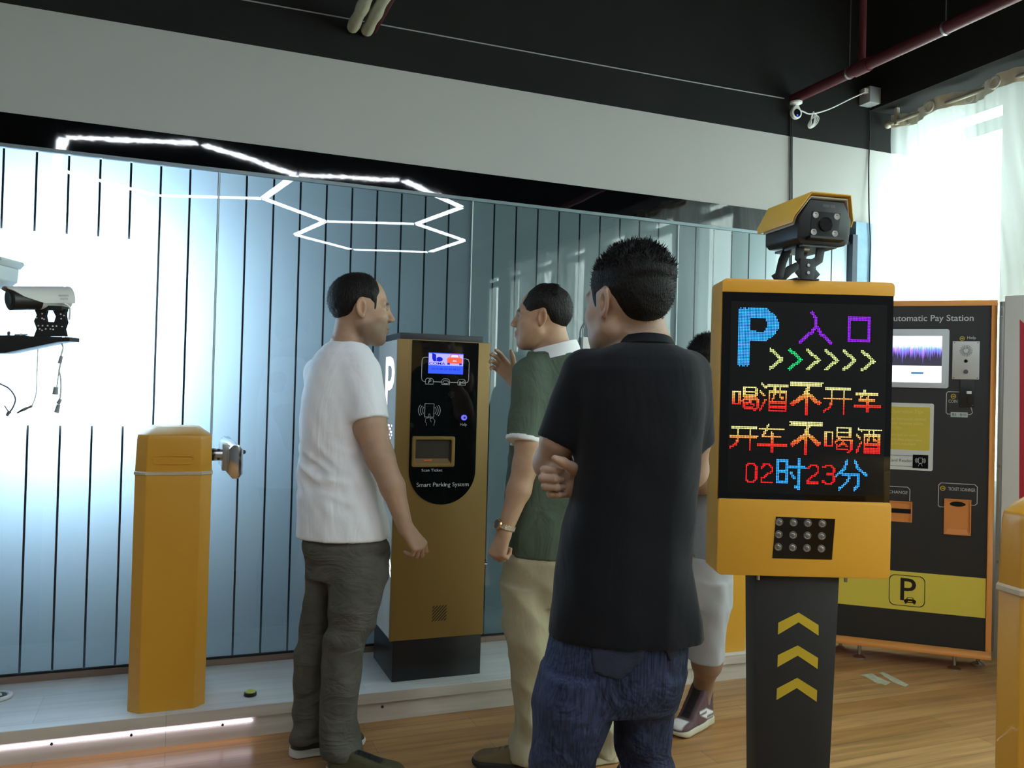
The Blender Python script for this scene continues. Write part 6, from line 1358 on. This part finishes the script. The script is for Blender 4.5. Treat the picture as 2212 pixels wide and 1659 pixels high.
KHA = M('khaki_twill', S(172, 163, 134), 0.8, spec=0.2, bump=0.08, bscale=300, var=0.06, vscale=12, wr=0.25, wscale=7, wst=(1, 1, .5))
garment(B, 'trousers', KHA, bB2, [], [(B.L(1142, 1632, -.04), .11), (B.L(1311, 1618, -.03), .1)], fB2, extra=(lo, hi), h=.006)
shoe_px(B, (1180, 1668), (1046, 1652), .285, S(110, 92, 60), SOLE_D, lace=(0.20, 0.15, 0.08))
shoe_px(B, (1338, 1640), (1200, 1652), .285, S(46, 42, 38), SOLE_C)
# wristwatch
wp = B.L(1093, 1137, -.172); wd = np.array(B.L(1091, 1146, -.175))-B.L(1121, 1058, -.165); wd /= np.linalg.norm(wd)
u1 = np.array([-0.85, -0.5, 0.0]); u1 -= wd*(u1@wd); u1 /= np.linalg.norm(u1); u2 = np.cross(wd, u1)
mb = MB(); rs = []
for i in range(28):
    q = 2*PI*i/28; rr = 0.0325; c = wp+(u1*math.cos(q)+u2*math.sin(q)*0.95)*rr
    o = (u1*math.cos(q)+u2*math.sin(q)); rs.append([c+wd*.0085+o*.001, c+wd*.0085+o*.0035, c-wd*.0085+o*.0035, c-wd*.0085+o*.001])
wb = mb.rings(rs+[rs[0]], cap=False).build('wristwatch', M('watch_steel', (0.5, 0.42, 0.30), 0.3, 1.0, bump=0.6, bscale=260), B.ob, True)
MB().lathe(wp+u1*.0325, u1, [(0, .020), (.006, .0205), (.009, .0195), (.0092, .017), (.008, .0165), (.008, 0)], 28).build('watch_case', M('watch_gold', (0.62, 0.42, 0.2), 0.22, 1.0), wb, True)
MB().lathe(wp+u1*.0405, u1, [(0, .0163), (.0006, .0163), (.0006, 0)], 24).build('watch_dial', M('watch_dial_grey', S(70, 72, 80), 0.2), wb, True)
# ---- person in the black t-shirt, seen from behind
Cc = Person('person in black t-shirt and dark blue jeans seen from behind with folded arms', 1340, 1.86, (0.41, 0.27, 0.19))
P = Cc
P.set_head(1353, 664, 0.0, 129, .975, -4)
ts = P.secs([(738, 1345, 1440, .060), (746, 1322, 1460, .078), (756, 1296, 1482, .09), (772, 1266, 1504, .105), (800, 1246, 1516, .118), (860, 1238, 1520, .125), (930, 1239, 1516, .125), (1000, 1241, 1508, .12), (1080, 1231, 1500, .12), (1150, 1215, 1492, .12), (1215, 1205, 1490, .125), (1280, 1199, 1502, .128), (1330, 1191, 1511, .13), (1410, 1185, 1514, .13)])
arm1 = ([P.L(1264, 815, 0), P.L(1206, 950, 0), P.L(1192, 1000, .05), P.L(1250, 1030, .15), P.L(1340, 1045, .19)], [.042, .0365, .039, .036, .028])
arm2 = ([P.L(1482, 815, .02), P.L(1498, 945, .06), P.L(1490, 1015, .12), P.L(1400, 1052, .185), P.L(1300, 1050, .14), P.L(1272, 1047, .005)], [.042, .038, .04, .036, .032, .028])
hp = P.secs([(1310, 1200, 1498, .118), (1370, 1190, 1487, .122), (1430, 1172, 1479, .126), (1480, 1161, 1470, .122), (1520, 1156, 1462, .108)])
lgL = P.secs([(1440, 1168, 1338, .12, -.01), (1500, 1156, 1332, .114, -.02), (1550, 1151, 1320, .108, -.02), (1600, 1149, 1300, .1, -.02), (1659, 1148, 1277, .094, -.02), (1750, 1160, 1270, .088, -.02), (1900, 1185, 1275, .075, -.03), (2200, 1188, 1280, .078, -.05)])
lgR = P.secs([(1440, 1320, 1478, .12, .02), (1500, 1322, 1459, .112, .03), (1560, 1326, 1448, .104, .04), (1600, 1330, 1443, .1, .04), (1659, 1334, 1447, .096, .04), (1750, 1340, 1440, .09, .04), (1900, 1345, 1430, .075, .03), (2190, 1342, 1430, .076, .01)])
legsC = [([P.L(1255, 1440), P.L(1215, 1740, -.02), P.L(1232, 2170, -.05)], [.058, .05, .038]), ([P.L(1385, 1440, .02), P.L(1390, 1740, .04), P.L(1386, 2160, .01)], [.055, .05, .038])]
h1 = (P.L(1276, 1046, -.005), (-1, 0.0, 0.06), (0.15, 1, 0.0), (0, 0, 1), dict(curls=[(60, 100, 60), (64, 100, 60), (66, 100, 60), (68, 100, 60)], hs=.98, thumb=(0.62, 0.42, -0.75), tcurl=0.1))
_zh = P.L(1340, 1360)[2]; P.body(shrink(ts, .86, _zh)+shrink(hp, .82, -9, _zh-.001), [arm1, arm2], legsC, (P.L(1392, 765, .0), P.L(1384, 690, .0), .062, .051), [h1], 1.05)
P.hair([(.085, .25), (.080, .10), (.074, .055), (.050, .035), (.036, -.008), (.024, -.006), (.020, .026), (-.008, .034), (-.030, .008), (-.040, -.03), (-.058, -.062), (-.075, -.088), (-.22, -.098), (-.22, .25)], top=0.050, side=0.010, tuft=0.004, seed=11, h=.0032, mat=M('black_hair_tufted', (0.009, 0.0085, 0.0085), 0.6, bump=0.5, bscale=200, stretch=(1.6, 1.6, 0.6), spec=0.2), fade=0.22)
hc = [c for c in P.ob.children if c.name.startswith('hair')][0]
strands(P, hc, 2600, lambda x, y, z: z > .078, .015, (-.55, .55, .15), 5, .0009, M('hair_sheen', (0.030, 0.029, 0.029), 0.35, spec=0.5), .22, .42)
strands(P, hc, 3200, lambda x, y, z: (z <= .075) & (z > -.05), .0055, (0, 0, .1), 6, .0005, None, .3, .8)
def bC(V):
    V.stack(ts, 2.5, .03); V.sleeve(P.L(1266, 806, 0), P.L(1203, 957, 0), .056, .047, .03); V.sleeve(P.L(1484, 808, .02), P.L(1497, 958, .06), .054, .048, .03)
lo, hi = bbox(ts, .05, [(P.L(1202, 962, 0), .06), (P.L(1498, 965, .06), .06)])
zC0, zC1 = P.L(1340, 1368)[2], P.L(1340, 780)[2]
def fC(x, y, z):
    t = np.clip((zC1-z)/(zC1-zC0), 0, 1)
    return .0035*crease((x, y, z*.14), 20, 54)*t + .003*waves((x+.6*z, y, z*.7), 30, 58)
TEB = M('black_cotton', S(20, 22, 26), 0.85, spec=0.12, bump=0.06, bscale=320, sheen=0.1, wr=0.15, wscale=7, wst=(1, 1, .4))
s1, s2 = P.L(1203, 957, 0), P.L(1497, 958, .06); a1 = P.L(1202, 962, 0)-P.L(1266, 806, 0); a2 = P.L(1498, 965, .06)-P.L(1484, 808, .02)
garment(P, 'shirt', TEB, bC, [((0, 0, zC0), (0, 0, -1))], [(s1, .055), (s2, .055), (np.array([P.L(1345, 1360)[0], 0, zC0]), .22)], fC, extra=(lo, hi), h=.0058)
rib(P, P.L(1392, 741), .0555, .066, .012, TEB, rot=-PI/2)
def bC2(V): V.stack(hp, 2.3, .03); V.stack(lgL, 2.1, .015); V.stack(lgR, 2.1, .015)
lo, hi = bbox(hp+lgL+lgR, .03)
def fC2(x, y, z):
    kn = np.exp(-((z-.56)/.07)**2)*1.6 + np.exp(-((z-.12)/.10)**2)*1.2 + .35
    return .009*crease((x*.6+.3*z, y*.6, z), 30, 61)*kn
def denim():
    m = M('dark_denim', S(40, 46, 76), 0.8, spec=0.15, bump=0.15, bscale=420, var=0.0, wr=0.5, wscale=9)
    nt = m.node_tree; N = nt.nodes; L = nt.links; b = N['Principled BSDF']; tc = N.new('ShaderNodeTexCoord')
    def nz(scale, sc, det=4):
        mp = N.new('ShaderNodeMapping'); mp.inputs['Scale'].default_value = sc; L.new(tc.outputs['Object'], mp.inputs[0]); n = N.new('ShaderNodeTexNoise'); n.inputs['Scale'].default_value = scale; n.inputs['Detail'].default_value = det; L.new(mp.outputs[0], n.inputs['Vector']); return n.outputs[0]
    a = N.new('ShaderNodeMath'); a.operation = 'MULTIPLY_ADD'; L.new(nz(260, (1, 1, 0.06)), a.inputs[0]); a.inputs[1].default_value = 0.75
    L.new(nz(7, (1, 1, 0.7)), a.inputs[2])
    r = N.new('ShaderNodeValToRGB'); r.color_ramp.elements[0].position = 0.62; r.color_ramp.elements[1].position = 1.0
    r.color_ramp.elements[0].color = (*S(15, 17, 31), 1); r.color_ramp.elements[1].color = (*S(58, 66, 92), 1)
    L.new(a.outputs[0], r.inputs[0]); L.new(r.outputs[0], b.inputs['Base Color']); return m
DEN = denim()
garment(P, 'trousers', DEN, bC2, [], [(P.L(1232, 2200, -.05), .1), (P.L(1386, 2190, .01), .1)], fC2, extra=(lo, hi), h=.0058)
def pocket(P, pts, dv, name):
    V = P.last; x, y, z = V.grid((slice(None),)*3); q = [P.L(a, b, dv) for a, b in pts]; pd = polydist(x+0*z, z+0*x, [(a[0], a[2]) for a in q])
    W = Vol(*V.ax); cy = 0.0
    W.D = np.maximum(np.maximum(np.maximum(V.D-.0045, -(V.D+.004)), -pd), y+.01).astype('f'); return W.mesh(name, M('denim_pocket', S(46, 50, 64), 0.85, bump=0.15, bscale=400, spec=0.15, var=0.15, vscale=40), P.ob)
pocket(P, [(1274, 1375), (1403, 1385), (1386, 1436), (1336, 1470), (1280, 1456)], -.125, 'back_pocket')
pocket(P, [(1430, 1390), (1474, 1390), (1468, 1424), (1446, 1434)], -.11, 'back_pocket')
shoe(P, (P.L(1232, 2200, -.05)[0]-.0, -.10), 110, .28, S(40, 40, 44), SOLE_W, lace=(0.02, 0.02, 0.02))
shoe(P, (P.L(1386, 2190, .01)[0], -.05), 75, .28, S(40, 40, 44), SOLE_W, lace=(0.02, 0.02, 0.02))
# ---- person in grey shorts, mostly hidden
G = Person('person in grey t-shirt and light grey shorts behind the black t-shirt', 1530, 3.56, (0.28, 0.17, 0.115))
P = G
P.set_head(1532, 796, 0.0, 192, 1.0, -22)
ts = P.secs([(822, 1512, 1580, .075), (838, 1496, 1592, .09), (860, 1484, 1604, .11), (900, 1476, 1612, .13), (1000, 1474, 1612, .14), (1100, 1480, 1610, .15), (1225, 1482, 1604, .15)])
arm1 = ([P.L(1536, 868, -.12), P.L(1524, 1000, -.16), P.L(1518, 1040, -.16), P.L(1460, 1050, -.14), P.L(1382, 1040, -.06)], [.042, .048, .048, .042, .03])
arm2 = ([P.L(1545, 868, .12), P.L(1530, 1000, .16), P.L(1440, 1040, .12)], [.042, .048, .035])
hp = P.secs([(1195, 1470, 1584, .14), (1240, 1450, 1578, .145), (1300, 1440, 1577, .13)])
lgL = P.secs([(1250, 1486, 1577, .13, -.02), (1310, 1488, 1576, .125, -.03), (1345, 1488, 1566, .118, -.03), (1400, 1485, 1563, .108, -.03), (1424, 1484, 1561, .108, -.03)])
lgR = P.secs([(1250, 1440, 1530, .12, .05), (1310, 1415, 1500, .115, .06), (1420, 1392, 1456, .1, .08)])
_h, _t = F_(P, 1532, 1556), F_(P, 1462, 1590); _d = (_t-_h)/np.linalg.norm(_t-_h); _k = _h+_d*.062
legsG = [([P.L(1530, 1280, -.03), P.L(1527, 1385, -.03), P.L(1527, 1430, -.03+.3*(_k[1]+.03)), np.array([_k[0]+.004, _k[1], .17]), np.array([_k[0], _k[1], .05])], [.075, .062, .060, .038, .032]), ([P.L(1470, 1280, .05), P.L(1412, 1420, .08), P.L(1398, 1530, .1)], [.055, .05, .038])]
h1 = (P.L(1380, 1040, -.06), (-1, 0.4, 0.1), (-0.3, -0.9, 0.1), (0, 0, 1), {})
_zh = P.L(1340, 1200)[2]; P.body(shrink(ts, .84, _zh)+shrink(hp, .8, -9, _zh-.001), [arm1, arm2], legsG, (P.L(1542, 850, .0), P.L(1540, 810, .0), .066, .056), [h1], 1.05)
P.hair([(.075, .25), (.070, .108), (.078, .075), (.058, .035), (.040, .018), (.02, .028), (-.008, .034), (-.030, .008), (-.044, -.03), (-.07, -.06), (-.22, -.07), (-.22, .25)], top=0.022, side=0.012, tuft=0.003, seed=15, h=.004)
hc = [c for c in G.ob.children if c.name.startswith('hair')][0]
strands(G, hc, 2500, lambda x, y, z: z > -.06, .014, (0, 0, .2), 6, .0008, None, .3, .8)
def bG(V):
    V.stack(ts, 2.4, .03); V.sleeve(P.L(1540, 862, -.1), P.L(1524, 1010, -.16), .072, .064, .03); V.sleeve(P.L(1548, 862, .1), P.L(1530, 1000, .16), .07, .06, .03)
lo, hi = bbox(ts, .05, [(P.L(1524, 1010, -.16), .08), (P.L(1530, 1000, .16), .08)])
def fG(x, y, z): return .006*waves((x*.8, y*.8, z*.5), 40, 74)
sG = P.L(1524, 1008, -.16)
garment(P, 'shirt', M('grey_marl', S(142, 146, 152), 0.85, spec=0.15, bump=0.08, bscale=300, var=0.06, vscale=60), bG, [((0, 0, P.L(1530, 1207)[2]), (0, 0, -1))], [(sG, .075), (P.L(1540, 1207), .2)], fG, extra=(lo, hi), h=.007)
def bG2(V): V.stack(hp, 2.3, .03); V.stack(lgL, 2.1, .02); V.stack(lgR, 2.1, .02)
lo, hi = bbox(hp+lgL+lgR, .03)
garment(P, 'shorts', M('light_grey_jersey', S(166, 166, 168), 0.85, spec=0.15, bump=0.08, bscale=260), bG2, [], [(P.L(1522, 1424, -.03), .12), (P.L(1424, 1420, .08), .1)], lambda x, y, z: .005*waves((x, y, z*.5), 40, 81), extra=(lo, hi), h=.0065)
shoe_px(P, (1532, 1556), (1462, 1590), .285, S(92, 66, 70), SOLE_C, lace=(0.012, 0.008, 0.01), high=0.095, toe=S(225, 222, 222), panel=S(225, 222, 222))
shoe(P, P.L(1400, 1560, .1), 200, .285, S(92, 66, 70), SOLE_C, lace=(0.012, 0.008, 0.01), high=0.095, toe=S(225, 222, 222), panel=S(225, 222, 222))
